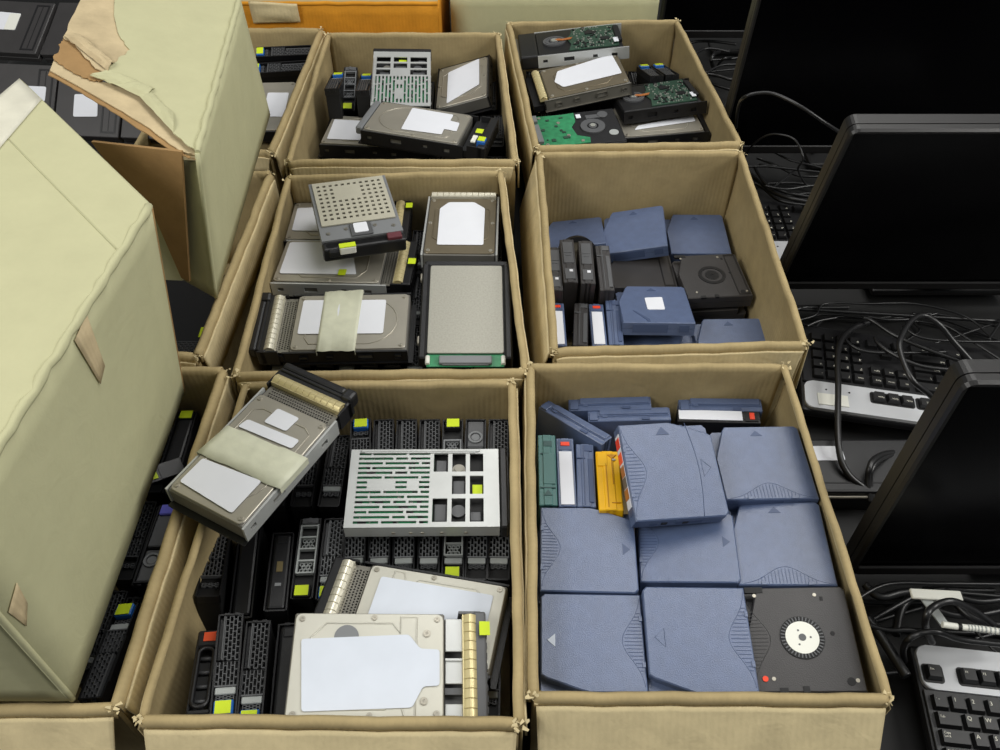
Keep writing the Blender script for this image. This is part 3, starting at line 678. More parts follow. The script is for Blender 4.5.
def b_finger(g):
    n = 7; P = [(-.0062 + .0124 * i / n, .0034 * math.sin(math.pi * (i / n) * .95 + .1)) for i in range(n + 1)]
    for y in (-.0041, .0041): pass
    a = [[g.bm.verts.new((x, y, z)) for x, z in P] for y in (-.0043, -.0039, .0039, .0043)]
    for k in (0, 3):
        for v in a[k]: v.co.z -= .0006
    for k in range(3):
        for i in range(n): g.bm.faces.new((a[k][i], a[k][i + 1], a[k + 1][i + 1], a[k + 1][i]))
    g.bm.faces.new([a[0][0], a[0][-1], a[3][-1], a[3][0]])
def b_tab(g): g.box((0, 0, 0), (.012, .017, .012), .0012)
def b_sticker(g): g.box((0, 0, 0), (.0105, .0135, .0006))
def b_tray(g):
    g.box((.0, 0, -.0268), (.16, .106, .0014)); g.box((.091, 0, -.016), (.022, .103, .012))
def poly_label(pts, z=.0006, r=.0025):
    out = []; P = [Vector(p) for p in pts]; n = len(P)
    for i in range(n):
        a, b, c = P[i - 1], P[i], P[(i + 1) % n]
        k = min(r, (a - b).length * .4, (c - b).length * .4)
        u, w = b + (a - b).normalized() * k, b + (c - b).normalized() * k
        out += [u, u.lerp(w, .5).lerp(b, .42), w]
    g = G(); g.prism([(p.x, p.y) for p in out], 0, z); return g

def drive(key, label, style='round', cover=STEEL, body=CAST, spring=None, rails=None, bezel=None, tabs=(), vent=True, labels=None, group=None, label_mats=None, handle=False, name='hard_drive', spring_x=.0985):
    t = posed(key, name, label, 'hard drive', group)
    part('drive_body', M('drive_body', b_body, body), t)
    part('top_cover', M('top_cover', b_cover, cover), t)
    if style:
        part('stamped_groove', M('groove_' + style, b_groove(style), cover), t)
        if style != 'plain': part('spindle_cap', M('spindle_cap', b_spindle, cover), t, (-.018, 0, 0))
    for x, y in SCREWS: part('screw', M('screw', b_screw, STEEL), t, (x, y, 0), (0, 0, random.random()))
    labs = POSES[key][8] if len(POSES[key]) > 8 else []
    for i, q in enumerate(labs):
        m = (label_mats[i] if label_mats else LABEL)
        if m is TAPE:
            tape_band(t, q)
        else:
            part('paper_label', poly_label(q).done('paper_label', m), t, (0, 0, .0009 + .0002 * i))
    if rails:
        for s in (1, -1): part('side_rail', M('side_rail', b_rail, rails), t, (0, s * .0525, -.013), (math.pi / 2, 0, 0))
        part('tray', M('tray', b_tray, BLACK), t)
    if spring:
        if vent: part('vent_plate', M('vent_plate', b_vent, STEEL_DK), t, (.0845, 0, -.006), (0, 0, 0))
        st = part('spring_strip', M('spring_strip', b_strip, spring), t, (spring_x, 0, .001))
        for i in range(11): part('spring_finger', M('spring_finger', b_finger, spring), st, (0, -.0445 + i * .0089, 0))
    if bezel:
        bz = part('bezel', M('bezel', b_bezel, bezel), t)
        if handle: part('handle', M('pull_handle', b_handle, BLACK), bz)
        for (x, y, z, blue) in tabs:
            if blue: part('latch_tab', M('latch_tab', b_tab, TABBLUE), bz, (x, y, z), label='blue latch')
            part('sticker', M('sticker', b_sticker, LIME), bz, (x, y, z + .0066), label='lime sticker')
    return t

def tape_band(t, q):
    # masking tape across the cover, folding a little way down at both sides
    a, b, c, d = [Vector((x, y, .0016)) for x, y in q]
    g = G(); n = 14; rows = []
    for i in range(n + 1):
        u = i / n
        p0, p1 = a.lerp(b, u), d.lerp(c, u)
        j = .0012 * hnoise(u * .3, q[0][0] * 50); k = .0012 * hnoise(u * .25, 3)
        dx = (p0 - p1).normalized()
        rows.append([g.bm.verts.new(p + Vector((0, 0, .0004 * hnoise(u * .2 + i2, 4)))) for i2, p in enumerate((p0 + dx * j, p0.lerp(p1, .33), p0.lerp(p1, .66), p1 + dx * k))])
    for i in range(n):
        for k in range(3): g.bm.faces.new((rows[i][k], rows[i + 1][k], rows[i + 1][k + 1], rows[i][k + 1])).smooth = True
    for row in (rows[0], rows[-1]):
        lo = [g.bm.verts.new(v.co + Vector((0, 0, -.009))) for v in row]
        for k in range(3): g.bm.faces.new((row[k], row[k + 1], lo[k + 1], lo[k]))
    solid(part('masking_tape', g.done('masking_tape', TAPE), t, label='strip of cream masking tape'), .0004)

def b_perf_slots(g):
    holes = []
    for r in range(15):
        y = .0445 - r * .00636
        rr = random.Random(r * 3 + 1)
        cuts = [(-.071, -.058), (-.056, -.020), (-.017, .006)] if r % 3 == 0 else [(-.071, -.034), (-.031, -.018), (-.015, .006)] if r % 3 == 1 else [(-.071, -.045), (-.042, -.006), (-.003, .006)]
        if r in (6, 7): cuts = [(-.071, -.060), (-.030, -.018), (-.005, .006)]
        for a, b in cuts: holes.append((a, b, y - .0016, y + .0016))
    for i, (a, b) in enumerate(((.010, .0255), (.030, .0445), (.049, .0635))):
        for j, (c, d) in enumerate(((.020, .0445), (-.0095, .0145), (-.0445, -.015))):
            if i == 0 and j == 1: continue
            holes.append((a, b, c, d))
    g.plate(-.080, .080, -.0508, .0508, -.0008, .0008, holes)
def b_cage(g):
    for s in (1, -1): g.box((0, s * .0503, -.010), (.16, .001, .019))
    g.box((-.0795, 0, -.0155), (.001, .1, .009))
    g.box((-.005, .048, .0014), (.13, .004, .0026), .001); g.box((-.005, .0455, .0012), (.12, .001, .002))
def b_pcbplate(g): g.box((-.033, 0, -.004), (.086, .096, .0016))
def chips(g, n, x0, x1, y0, y1, z, seed, smin=.002, smax=.010):
    r = random.Random(seed)
    for i in range(n):
        g.box((r.uniform(x0, x1), r.uniform(y0, y1), z), (r.uniform(smin, smax), r.uniform(smin, smax), r.uniform(.0008, .002)))
def perf_carrier(key, label, cover=ZINC, bezel=BLACK, group=None):
    t = posed(key, 'hard_drive', label, 'hard drive', group)
    part('perforated_cover', M('perforated_cover', b_perf_slots, cover), t)
    part('cage_side', M('cage_side', b_cage, cover), t)
    part('drive_body', M('cage_body', lambda g: g.box((.002, 0, -.0165), (.155, .098, .017), .001), DARK), t)
    p = part('circuit_board', M('cage_board', b_pcbplate, PCB), t)
    part('chips', M('cage_chips', lambda g: chips(g, 26, -.072, .004, -.044, .044, -.003, 5), CHIP), p, kind='stuff')
    part('solder_points', M('cage_solder', lambda g: chips(g, 40, -.072, .004, -.044, .044, -.003, 8, .001, .004), CHIPLT), p, kind='stuff')
    part('motor_hub', M('cage_hub', lambda g: (g.cyl((.037, .026, -.006), .007, .004, 20), g.cyl((.037, .026, -.0035), .0045, .002, 16)), STEEL_DK), t)
    part('inner_block', M('cage_block', lambda g: (g.box((.018, .03, -.0065), (.012, .018, .004), .001), g.box((.037, .002, -.0065), (.013, .02, .003), .001), g.box((.018, -.03, -.0065), (.013, .022, .004), .001), g.cyl((.037, -.028, -.006), .0075, .003, 18), g.box((.055, -.035, -.0065), (.012, .012, .004), .001)), CHAR), t)
    part('sticker', M('sticker', b_sticker, LIME), t, (.057, -.001, -.005), label='lime sticker seen through the cover')
    if bezel:
        part('bezel', M('cage_bezel', lambda g: (g.box((.085, 0, -.010), (.008, .104, .024), .0015), g.box((.0895, 0, -.012), (.004, .09, .016), .001)), bezel), t)
    for s in (-.03, -.012, .0, .02, .045): part('rivet', M('rivet', lambda g: g.cyl((0, 0, 0), .002, .001, 10, axis='Y'), STEEL), t, (s, -.0511, -.012))
    return t

# the front drive box: loose drives on top
drive('D1', 'silver hard drive with masking tape, tilted over the rim of the front drive box', 'round', STEEL, spring=SPRING_GOLD, rails=ZINC, bezel=BLACK, label_mats=[LABEL, LABEL, LABEL, TAPE], handle=True, group='loose hard drives')
perf_carrier('D2', 'hard drive under a slotted zinc cover with square windows over green circuit board', group='loose hard drives')
drive('D3', 'cream-plated hard drive half under the large labelled drive, its spring strip pointing towards lime tabs', 'oct', STEEL_LT, spring=SPRING, rails=BLACK, bezel=BLACK, label_mats=[BLUELABEL], group='loose hard drives')
drive('D4', 'large bright hard drive with a wide blue-white label at the front rim', 'oct', STEEL_LT, spring=SPRING_GOLD, rails=None, bezel=CHAR, vent=False, label_mats=[BLUELABEL], tabs=[(.113, .034, -.002, False)], group='loose hard drives')
d4 = [o for o in bpy.data.objects if o.get('label', '').startswith('large bright hard drive')][0]
part('motor_disc', M('motor_disc', lambda g: g.cyl((-.022, .026, .0004), .012, .0006, 28), GREY), d4)
for x, y in ((.056, .030), (.054, -.033)): part('screw', M('screw', b_screw, STEEL), d4, (x, y, 0), (0, 0, .4), (1.3, 1.3, 1))
part('bracket', M('d4_bracket', lambda g: (g.box((.083, .030, -.004), (.017, .032, .002), .0005), g.box((.083, -.004, -.005), (.017, .024, .002), .0005), g.box((.083, .006, -.003), (.017, .002, .002)), g.box((.083, -.041, -.006), (.017, .014, .002), .0005)), ZINC), d4)
part('tray', M('d4_tray', lambda g: (g.box((.088, 0, -.02), (.028, .1, .012), .001), g.box((.083, -.022, -.012), (.017, .006, .01))), CHAR), d4)

# the middle drive box
g_ = 'loose hard drives'
t = posed('M1', 'hard_drive', 'hard drive under a plate of small square holes, propped over other drives', 'hard drive', g_)
def b_grid(g):
    holes = []
    for i in range(9):
        for j in range(11):
            if 1 <= i <= 3 and 3 <= j <= 6: continue
            x = -.062 + i * .0098; y = -.044 + j * .0088
            holes.append((x - .0022, x + .0022, y - .0022, y + .0022))
    g.plate(-.072, .030, -.0515, .0515, -.001, .001, holes)
part('perforated_cover', M('hole_plate', b_grid, mat('pale_hole_plate', (188, 184, 166), .42, .25, var=.04)), t, (0, 0, .0016))
part('drive_body', M('hole_body', lambda g: g.box((-.001, 0, -.0145), (.150, .106, .023), .0015), DARK), t)
part('frame', M('hole_frame', lambda g: (g.plate(-.0755, .060, -.056, .056, -.0032, .0, [(-.070, .030, -.050, .050)]), g.box((-.008, .0545, -.012), (.135, .003, .020)), g.box((-.008, -.0545, -.012), (.135, .003, .020))), GREY), t)
for x, y in ((.046, .045), (.046, -.045), (.040, .02), (.040, -.02)): part('screw', M('screw', b_screw, STEEL_DK), t, (x, y, .0))
part('connector_plate', M('hole_conn', lambda g: g.box((.046, .0, .0012), (.026, .030, .003), .0008), CHAR), t)
part('paper_label', M('hole_label', lambda g: g.prism(rrect(.021, .019, .002), 0, .0008), LABEL), t, (.044, 0, .0028))
part('bezel', M('hole_bezel', lambda g: (g.box((.068, 0, -.014), (.016, .114, .022), .003, 2), g.box((.074, -.035, -.010), (.012, .03, .012), .002)), BLACK), t)
part('latch_tab', M('hole_tab', lambda g: g.box((0, 0, 0), (.010, .022, .012), .0012), WHITEPL), t, (.077, -.024, -.005))
part('sticker', M('hole_sticker', lambda g: g.box((0, 0, 0), (.009, .022, .0012)), LIME), t, (.077, -.024, .0018))
part('clip', M('hole_clip', lambda g: g.box((0, 0, 0), (.012, .02, .006), .001), mat('maroon_clip', (92, 40, 48), .5)), t, (.068, .042, -.001))
drive('M2', 'hard drive lying behind another, both half under the square-holed plate drive', 'hex', STEEL, rails=BLACK, spring=SPRING_GOLD, bezel=BLACK, tabs=[(.113, .030, 0, False)], group=g_)
drive('M3', 'hard drive with wide white label, between the taped drive and the holed plate drive', 'hex', STEEL, rails=ZINC, spring=SPRING_GOLD, bezel=BLACK, tabs=[(.113, -.005, 0, False), (.02, -.03, -.004, False)], group=g_)
drive('M4', 'hard drive crossed by a ragged piece of masking tape, spring strip beside the box wall', 'round', STEEL, rails=BLACK, spring=SPRING, bezel=BLACK, label_mats=[LABEL, TAPE], handle=True, group=g_)
drive('M5', 'hard drive with house-shaped white label and bright spring strip at the back', 'hex', BROWNSTEEL, rails=ZINC, spring=SPRING, bezel=None, vent=False, spring_x=.083, group=g_)
t = posed('M6', 'hard_drive', 'drive with a plain mottled grey plate and a green connector end at the rim', 'hard drive', g_)
part('grey_plate', M('grey_plate', lambda g: g.prism(rrect(.146, .094, .003), -.0018, 0, .0005), MATTEPLATE), t)
part('drive_body', M('drive_body', b_body, DARK), t)
part('carrier_frame', M('carrier_frame', lambda g: (g.box((-.002, .053, -.010), (.158, .009, .022), .002), g.box((-.002, -.053, -.010), (.158, .009, .022), .002), g.box((.078, 0, -.012), (.010, .110, .022), .002)), BLACK), t)
part('circuit_board', M('conn_board', lambda g: g.box((-.0815, 0, -.004), (.020, .094, .0016)), PCB), t)
part('connector', M('conn_plug', lambda g: (g.box((-.0835, 0, -.002), (.012, .064, .008), .001), g.box((-.0895, 0, -.002), (.002, .056, .003))), GREY), t)
for y in (.046, -.046): part('guide_pin', M('guide_pin', lambda g: g.cyl((0, 0, 0), .0028, .012, 12, axis='X'), WHITEPL), t, (-.083, y, -.002))
for x in (.055, -.05): part('clip', M('frame_clip', lambda g: g.box((0, 0, 0), (.012, .006, .007), .001), STEEL), t, (x, .057, -.006))

# the rear drive box
perf_carrier('T2', 'drive under a slotted zinc cover standing aslant at the back wall of the rear box', group=g_)
drive('T3', 'hard drive with tall white label leaning at the side wall of the rear box', 'hex', STEEL, rails=BLACK, bezel=None, group=g_)
drive('T4', 'hard drive with notched white label on the front pile, blue latch at its end', 'round', STEEL, rails=BLACK, bezel=BLACK, tabs=[(.106, -.034, .0, True), (.098, -.012, .001, False)], group=g_)
t4 = [o for o in bpy.data.objects if o.get('label', '').startswith('hard drive with notched white label')][0]
part('end_plate', M('end_plate', lambda g: g.box((-.079, 0, -.006), (.010, .098, .014), .002), GREY), t4)
part('status_strip', M('status_strip', lambda g: g.box((.094, -.03, .0018), (.007, .022, .002)), WHITEPL), t4)
drive('T5', 'hard drive lying partly under the one with the notched label', 'hex', STEEL, rails=BLACK, bezel=BLACK, group=g_)

# ---- drives that show their circuit board
def b_hubset(g):
    g.ring((-.042, 0, 0), .010, .020, .003, 28); g.cyl((-.042, 0, .002), .008, .004, 24); g.ring((-.042, 0, .003), .0145, .0165, .0008, 28)
def b_flex(g): g.prism([(-.040, -.003), (-.028, -.006), (-.014, -.004), (-.010, .003), (-.016, .002), (-.028, .000), (-.034, .003), (-.040, .002)], .0042, .0052)
def pcb_drive(key, label, board, rails, group=None, bezel=None, spring=None):
    t = posed(key, 'hard_drive', label, 'hard drive', group)
    part('drive_body', M('drive_body', b_body, BLACK), t); part('base_casting', M('base_casting', lambda g: g.box((0, 0, -.0012), (.145, .099, .0024), .0008), BLACK), t)
    p = part('circuit_board', M('controller_board', lambda g: g.prism([(.066, .046), (-.008, .046), (-.012, .02), (-.02, .006), (-.014, -.020), (-.02, -.046), (.066, -.046)], .0002, .0022), board), t)
    part('chips', M('controller_chips', lambda g: (chips(g, 34, -.008, .062, -.042, .042, .003, 11, .002, .006), g.box((.02, .02, .003), (.014, .014, .0018)), g.box((.045, -.012, .003), (.016, .012, .0018))), CHIP), p, kind='stuff')
    part('solder_points', M('controller_solder', lambda g: chips(g, 120, -.008, .062, -.043, .043, .003, 12, .0008, .0028), CHIPLT), p, kind='stuff')
    part('connector', M('controller_plug', lambda g: g.box((.068, 0, .003), (.01, .064, .007), .0008), DARK), p)
    part('paper_label', M('plug_label', lambda g: g.box((0, 0, 0), (.008, .018, .001)), LABEL), p, (.062, -.03, .006))
    part('motor_hub', M('motor_hub', b_hubset, CHAR), t)
    part('hub_cap', M('hub_cap', lambda g: g.cyl((-.042, 0, .0046), .006, .001, 20), CHIPLT), t)
    part('flex_cable', M('flex_cable', b_flex, COPPER), t, label='orange flex cable')
    if rails:
        for s in (1, -1): part('side_rail', M('side_rail', b_rail, rails), t, (0, s * .0525, -.011), (math.pi / 2, 0, 0))
    if spring:
        part('spring_strip', M('spring_strip', b_strip, spring), t, (.0985 - .2, 0, -.006))
    if bezel: part('bezel', M('back_bezel', lambda g: g.box((-.0885, 0, -.012), (.031, .105, .026), .003, 2), bezel), t)
    return t
POSES['R1'][5] += 180; POSES['R1'][3] *= -1; POSES['R1'][4] *= -1
pcb_drive('R1', 'drive with circuit board up at the back wall of the rear circuit-board box', PCB_DK, ZINC, g_, BLACK, STEEL_DK)
drive('R2', 'bronze hard drive with long white pointed label and spring strip, in the circuit-board box', 'hex', BROWNSTEEL, rails=STEEL_DK, spring=SPRING_GOLD, bezel=None, vent=False, spring_x=.083, group=g_)
pcb_drive('R3', 'drive with circuit board and orange flex cable up, lying across a labelled drive', PCB_DK, BLACK, g_)
drive('R4', 'black-sided hard drive whose label peeks out under the circuit-board drive', 'hex', STEEL, rails=BLACK, group=g_)
t = posed('R5', 'hard_drive', 'black hard drive with bright green board at the front wall of its box', 'hard drive', g_)
part('drive_body', M('drive_body', b_body, BLACK), t); part('base_casting', M('base_casting', lambda g: g.box((0, 0, -.0012), (.145, .099, .0024), .0008), BLACK), t)
p = part('circuit_board', M('bare_board', lambda g: g.prism([(.070, .047), (.02, .047), (-.012, .046), (-.014, .032), (.006, .022), (.010, -.004), (.0, -.020), (-.002, -.046), (.020, -.044), (.070, -.047)], .0002, .0022), PCB), t)
for x, y in ((.06, .04), (.06, -.04), (.0, .04), (.03, -.02), (.02, .02)): part('screw', M('screw', b_screw, STEEL), p, (x, y, .0022))
part('connector', M('bare_plug', lambda g: (g.box((.070, .01, .004), (.010, .052, .008), .0008), g.box((.069, -.034, .004), (.009, .018, .008), .0008)), GREY), p)
part('chips', M('bare_chips', lambda g: chips(g, 12, .02, .06, -.035, .035, .0028, 3, .002, .007), PCB_DK), p, kind='stuff')
part('motor_hub', M('bare_hub', lambda g: (g.ring((-.026, .0, 0), .010, .021, .003, 28), g.cyl((-.026, 0, .002), .007, .003, 22)), CHAR), t)
part('hub_cap', M('bare_cap', lambda g: g.cyl((-.026, 0, .0042), .0045, .001, 18), CHIPLT), t)
part('filter_disc', M('filter_disc', lambda g: g.cyl((-.057, .024, .0008), .008, .0014, 20), LIGHTGREY), t)
part('actuator_cap', M('actuator_cap', lambda g: (g.cyl((-.05, -.032, .0012), .009, .003, 20), g.box((-.035, -.03, .0008), (.03, .01, .002), .0005)), CHAR), t)
part('paper_label', M('small_label', lambda g: g.box((.0, -.034, .001), (.008, .011, .0008)), LABEL), t, (-.008, 0, .001))

# ---------------------------------------------------------------- drive carriers standing on end, bezels up
# local x runs along the bezel (away from the viewer), y across it, z up; the bezel face is z = 0
def lattice(g, x0, x1, y0, y1, z0, z1, w=.0009, pitch=.0037, cell=.0064):
    n = max(2, round((y1 - y0) / pitch)); 
    for i in range(n + 1):
        y = y0 + (y1 - y0) * i / n
        g_bar(g, x0, x1, y - w / 2, y + w / 2, z0, z1)
    m = max(2, int((x1 - x0) / cell))
    for i in range(n):
        ya, yb = y0 + (y1 - y0) * i / n, y0 + (y1 - y0) * (i + 1) / n
        for j in range(m + 1):
            x = x0 + (j + (.5 if i % 2 else 0)) * (x1 - x0) / m
            if x > x1: continue
            g_bar(g, x - w / 2, x + w / 2, ya, yb, z0, z1)
def g_bar(g, x0, x1, y0, y1, z0, z1):
    v = [g.bm.verts.new((x, y, z)) for z in (z0, z1) for x, y in ((x0, y0), (x1, y0), (x1, y1), (x0, y1))]
    for q in ((4, 5, 6, 7), (0, 1, 5, 4), (1, 2, 6, 5), (2, 3, 7, 6), (3, 0, 4, 7)): g.bm.faces.new([v[i] for i in q])
def b_up_body(depth):
    return lambda g: g.box((0, 0, -.004 - depth / 2), (.104, .0245, depth), .001)
def b_up_frame(g):
    for s in (1, -1): g.box((0, s * .0120, -.003), (.105, .0016, .012))
    g.box((.0518, 0, -.003), (.0016, .0245, .012)); g.box((.010, .0124, -.0005), (.05, .002, .005)); g.box((-.0515, 0, -.004), (.002, .0245, .01))
    for y in (-.006, 0.004): g.box((.0525, y, -.001), (.004, .005, .004))
def b_up_mesh(g):
    lattice(g, .004, .0505, -.0112, .0048, -.002, .0015)
    lattice(g, -.022, .002, -.0112, .0112, -.002, .0015)
    g.box((.0285, .0062, 0), (.048, .0012, .004)); g.box((-.0225, 0, 0), (.0015, .0235, .004))
def b_up_mesh2(g): lattice(g, -.036, -.031, -.0085, .0085, -.003, -.0008)
def b_up_strip(g): g.box((-.0268, 0, -.001), (.0072, .021, .004), .0008)
def b_up_step(g): g.box((.028, .009, -.005), (.046, .0045, .006), .0006)
def b_up_tab(g): g.box((-.0445, 0, .001), (.0145, .019, .009), .0012)
def b_up_sticker(g): g.box((-.0445, .0004, .0058), (.0125, .0155, .0008))
def b_up_cells(g):
    for s in (1, -1): g.box((.012, s * .0102, .0), (.066, .0022, .006), .0006)
    for i in range(5): g.box((-.02 + i * .0158, 0, 0), (.002, .0205, .005))
    for c in (0, 2):
        x = -.02 + c * .0158 + .0079
        for dx, dy in ((-.004, -.005), (-.004, 0), (-.004, .005), (0, -.0025), (0, .0025), (.004, -.005), (.004, 0), (.004, .005)): g.ring((x + dx, dy, -.002), .0018, .0025, .002, 6)
def b_up_top(g): g.box((.0485, 0, .001), (.008, .020, .008), .001); g.cyl((.0485, 0, .005), .0035, .002, 16)

def upright(key, label, kind='mesh', strip=True, tab=None, sticker=True, depth=.135, group=None, pose=None, pale=False, sticker_mat=None):
    name = 'drive_carrier'
    if pose is None: t = posed(key, name, label, 'drive carrier', group)
    else: t = thing(name, label, 'drive carrier', pose[0], pose[1], (1, 1, 1), group)
    part('drive_body', M('carrier_body_%d' % int(depth * 1000), b_up_body(depth), DARK), t)
    fm = BLACK
    part('bezel_frame', M('bezel_frame', b_up_frame, fm), t)
    if kind == 'mesh':
        part('mesh_grille', M('mesh_grille', b_up_mesh, CHAR if not pale else GREY), t)
        part('mesh_grille', M('mesh_grille_small', b_up_mesh2, CHAR), t)
        part('step_block', M('step_block', b_up_step, CHAR if pale else BLACK), t)
    elif kind == 'cells':
        part('cell_frame', M('cell_frame', b_up_cells, LIGHTGREY if pale else GREY), t); part('release_button', M('release_button', b_up_top, CHAR), t)
    elif kind == 'round':
        part('button_block', M('button_block', lambda g: (g.box((.030, 0, -.001), (.042, .022, .006), .002), g.box((-.02, 0, -.001), (.05, .022, .006), .001)), CHAR), t)
        part('round_button', M('round_button', lambda g: (g.ring((.024, 0, .002), .0065, .009, .002, 24), g.cyl((.024, 0, .002), .005, .002, 20)), GREY), t)
    elif kind == 'bar':
        part('cover_bar', M('cover_bar', lambda g: (g.box((0, 0, 0), (.100, .020, .006), .003, 2), g.box((.042, 0, .0035), (.010, .012, .002), .0008)), BLACK), t)
    if strip: part('light_strip', M('light_strip', b_up_strip, LIGHTGREY), t)
    if tab == 'blue': part('latch_tab', M('carrier_tab', b_up_tab, TABBLUE), t, label='blue latch')
    elif tab: part('latch_tab', M('carrier_tab', b_up_tab, tab), t)
    if tab and sticker: part('sticker', M('carrier_sticker', b_up_sticker, sticker_mat or LIME), t, label='lime sticker')
    return t

UG = 'black drive carriers standing on end'
flip = lambda k: POSES[k].__setitem__(5, POSES[k][5] + 180)
upright('P2', 'mesh-fronted black carrier with blue-edged lime tab, beside the orange-stickered handle', tab='blue', group=UG)
upright('P3', 'mesh-fronted black carrier with lime tab between its twin and the labelled drive', tab='blue', group=UG)
t = posed('P1', 'drive_carrier', 'black carrier with an open oval handle and an orange sticker, by the box wall', 'drive carrier', UG)
part('drive_body', M('carrier_body_120', b_up_body(.120), DARK), t)
def b_oval(g):
    P = rrect(.070, .016, .0075, 5); g.tube([(x - .008, y, .003) for x, y in P], .0026, 8, True)
    g.box((.040, 0, .001), (.022, .024, .006), .002); g.box((-.049, 0, .001), (.007, .024, .006), .002)
    for s in (1, -1): g.box((-.006, s * .0107, 0), (.094, .003, .006), .001)
part('oval_handle', M('oval_handle', b_oval, BLACK), t)
for i in range(4): part('coil', M('coil', lambda g: g.cyl((0, 0, 0), .0022, .013, 10, axis='Y'), CHAR), t, (-.034 + i * .017, 0, -.002))
part('sticker', M('orange_square', lambda g: g.box((0, 0, 0), (.0115, .0125, .0008)), ORANGESTK), t, (.041, -.001, .0044), label='orange sticker')
upright('N1', 'black mesh carrier in shadow at the box wall under the taped drive', strip=False, group=UG)
upright('N2', 'smooth black carrier in shadow between two others under the taped drive', 'bar', False, depth=.095, group=UG)
upright('N3', 'flat black carrier with small brown mark beside the grey cell-framed one', 'bar', False, depth=.11, group=UG)
n3 = [o for o in bpy.data.objects if o.get('label', '').startswith('flat black carrier with small brown')][0]
part('sticker', M('brown_mark', lambda g: g.box((0, 0, 0), (.014, .007, .001)), mat('brown_print', (96, 84, 50), .6)), n3, (.004, 0, .0034))
part('sticker', M('grey_mark', lambda g: g.box((0, 0, 0), (.004, .007, .001)), GREY), n3, (-.020, 0, .0034))
upright('N4', 'carrier with pale grey cell frame and lime tab, mid front drive box', 'cells', False, tab=DARK, depth=.11, group=UG, pale=True)
upright('N5', 'black mesh carrier with blue-edged lime tab next to the grey cell-framed carrier', tab='blue', depth=.11, group=UG, pale=True)
ORD = ['first', 'second', 'third', 'fourth', 'fifth', 'sixth', 'seventh']
for i in range(7):
    flip('E%d' % i)
    k = {0: ('mesh', 'blue'), 4: ('cells', BLACK), 5: ('round', None)}.get(i, ('mesh', None))
    lb = {0: 'black carrier with blue-edged lime tab at the back wall, nearest the taped drive', 4: 'grey-framed carrier with lime tab at the back wall behind the slotted cover', 5: 'carrier with a round button at the back wall behind the slotted cover', 6: 'last mesh carrier at the back wall, in the corner behind the slotted cover'}.get(i, '%s black mesh carrier after the lime tab, at the back wall' % ORD[i - 1])
    if i in (0, 4): pass
    else: flip('E%d' % i)
    upright('E%d' % i, lb, k[0], strip=False, tab=k[1], group=UG)
for i in range(7):
    k = ('cells', BLACK) if i == 4 else ('mesh', None)
    lb = 'grey-framed carrier with lime tab in the row below the slotted cover' if i == 4 else '%s mesh carrier in the row between slotted cover and cream drive' % ORD[i]
    upright('F%d' % i, lb, k[0], strip=True, tab=k[1], depth=.11, group=UG, pale=True)
for k_ in ('R6', 'R7', 'T1', 'T9'): flip(k_)
upright('T9', 'black mesh carrier with lime tab touching the slotted cover in the rear box', tab='blue', depth=.11, group=UG)
upright('T1', 'black mesh carrier with lime tab at the side wall of the rear box', tab='blue', depth=.11, group=UG)
upright('T0', 'black carrier with grey cell frame beside the slotted cover in the rear box', 'cells', False, tab=BLACK, depth=.11, group=UG)
upright('R6', 'black mesh carrier with lime tab near the side wall of the circuit-board box', tab='blue', depth=.10, group=UG)
upright('R7', 'black mesh carrier with lime tab touching the side wall of the circuit-board box', tab='blue', depth=.10, group=UG)
flip('H1')
upright('H1', 'black mesh carrier with blue-edged lime tab, beside the big untorn pale carton', tab='blue', depth=.028, group=UG)
flip('H2'); flip('H3')
upright('H2', 'black carrier with lime tab deep in the gap beside the untorn pale carton', 'bar', False, tab=DARK, depth=.028, group=UG)
h3 = upright('H3', 'black carrier with a violet latch and spring strip in the gap beside the untorn carton', 'round', True, tab=PURPLE, sticker=False, depth=.03, group=UG)
st = part('spring_strip', M('spring_strip', b_strip, SPRING), h3, (-.004, .018, .004), (0, 0, math.pi / 2))
for i in range(11): part('spring_finger', M('spring_finger', b_finger, SPRING), st, (0, -.0445 + i * .0089, 0))
part('sticker', M('carrier_sticker', b_up_sticker, LIME), thing('drive_carrier', 'toppled black carrier end with a lime tab, jammed in the gap beside the untorn carton', 'drive carrier', (-.372, .600, .150), (.5, .3, math.radians(40)), group=UG))
j4 = [o for o in bpy.data.objects if o.get('label', '').startswith('toppled black carrier')][0]
part('drive_body', M('toppled_body', lambda g: (g.box((-.043, 0, 0), (.018, .022, .009), .001), g.box((-.02, 0, -.004), (.03, .020, .012), .001)), BLACK), j4)
def fill(x0, x1, y, z, n, skip=(), label='', depth=None):
    for i in range(n):
        x = x0 + (x1 - x0) * i / max(1, n - 1)
        if any(abs(x - s) < .028 for s in skip): continue
        upright(None, label, 'mesh', strip=i % 3 == 0, tab=None, depth=depth or z - .012, group=label.split(' under')[0].split(' packed')[0] + ' fill ' + str(round(y, 2)), pose=((x, y, z), (0, 0, math.pi / 2 + random.uniform(-.02, .02))))
fill(-.300, -.200, .605, .128, 4, (), 'black carriers on end in the shade under the taped drive')
upright(None, 'smooth black carrier between the twin mesh carriers and the labelled drive', 'bar', False, depth=.115, group=UG, pose=((-.2145, .352, .132), (0, 0, math.radians(95))))
fill(-.185, -.012, .365, .112, 7, (), 'black carriers on end beneath the labelled front drives')
fill(-.302, -.010, 1.035, .112, 11, (), 'black carriers on end under the loose drives of the middle box')
fill(-.302, .002, .925, .112, 11, (), 'black carriers on end under the taped drive of the middle box')
fill(-.302, .006, .815, .112, 11, (), 'black carriers on end under the front drives of the middle box')
fill(-.235, -.02, 1.52, .105, 8, (), 'black carriers on end under the slotted cover of the rear box')
fill(-.31, .0, 1.395, .105, 11, (), 'black carriers on end under the front pile of the rear box')
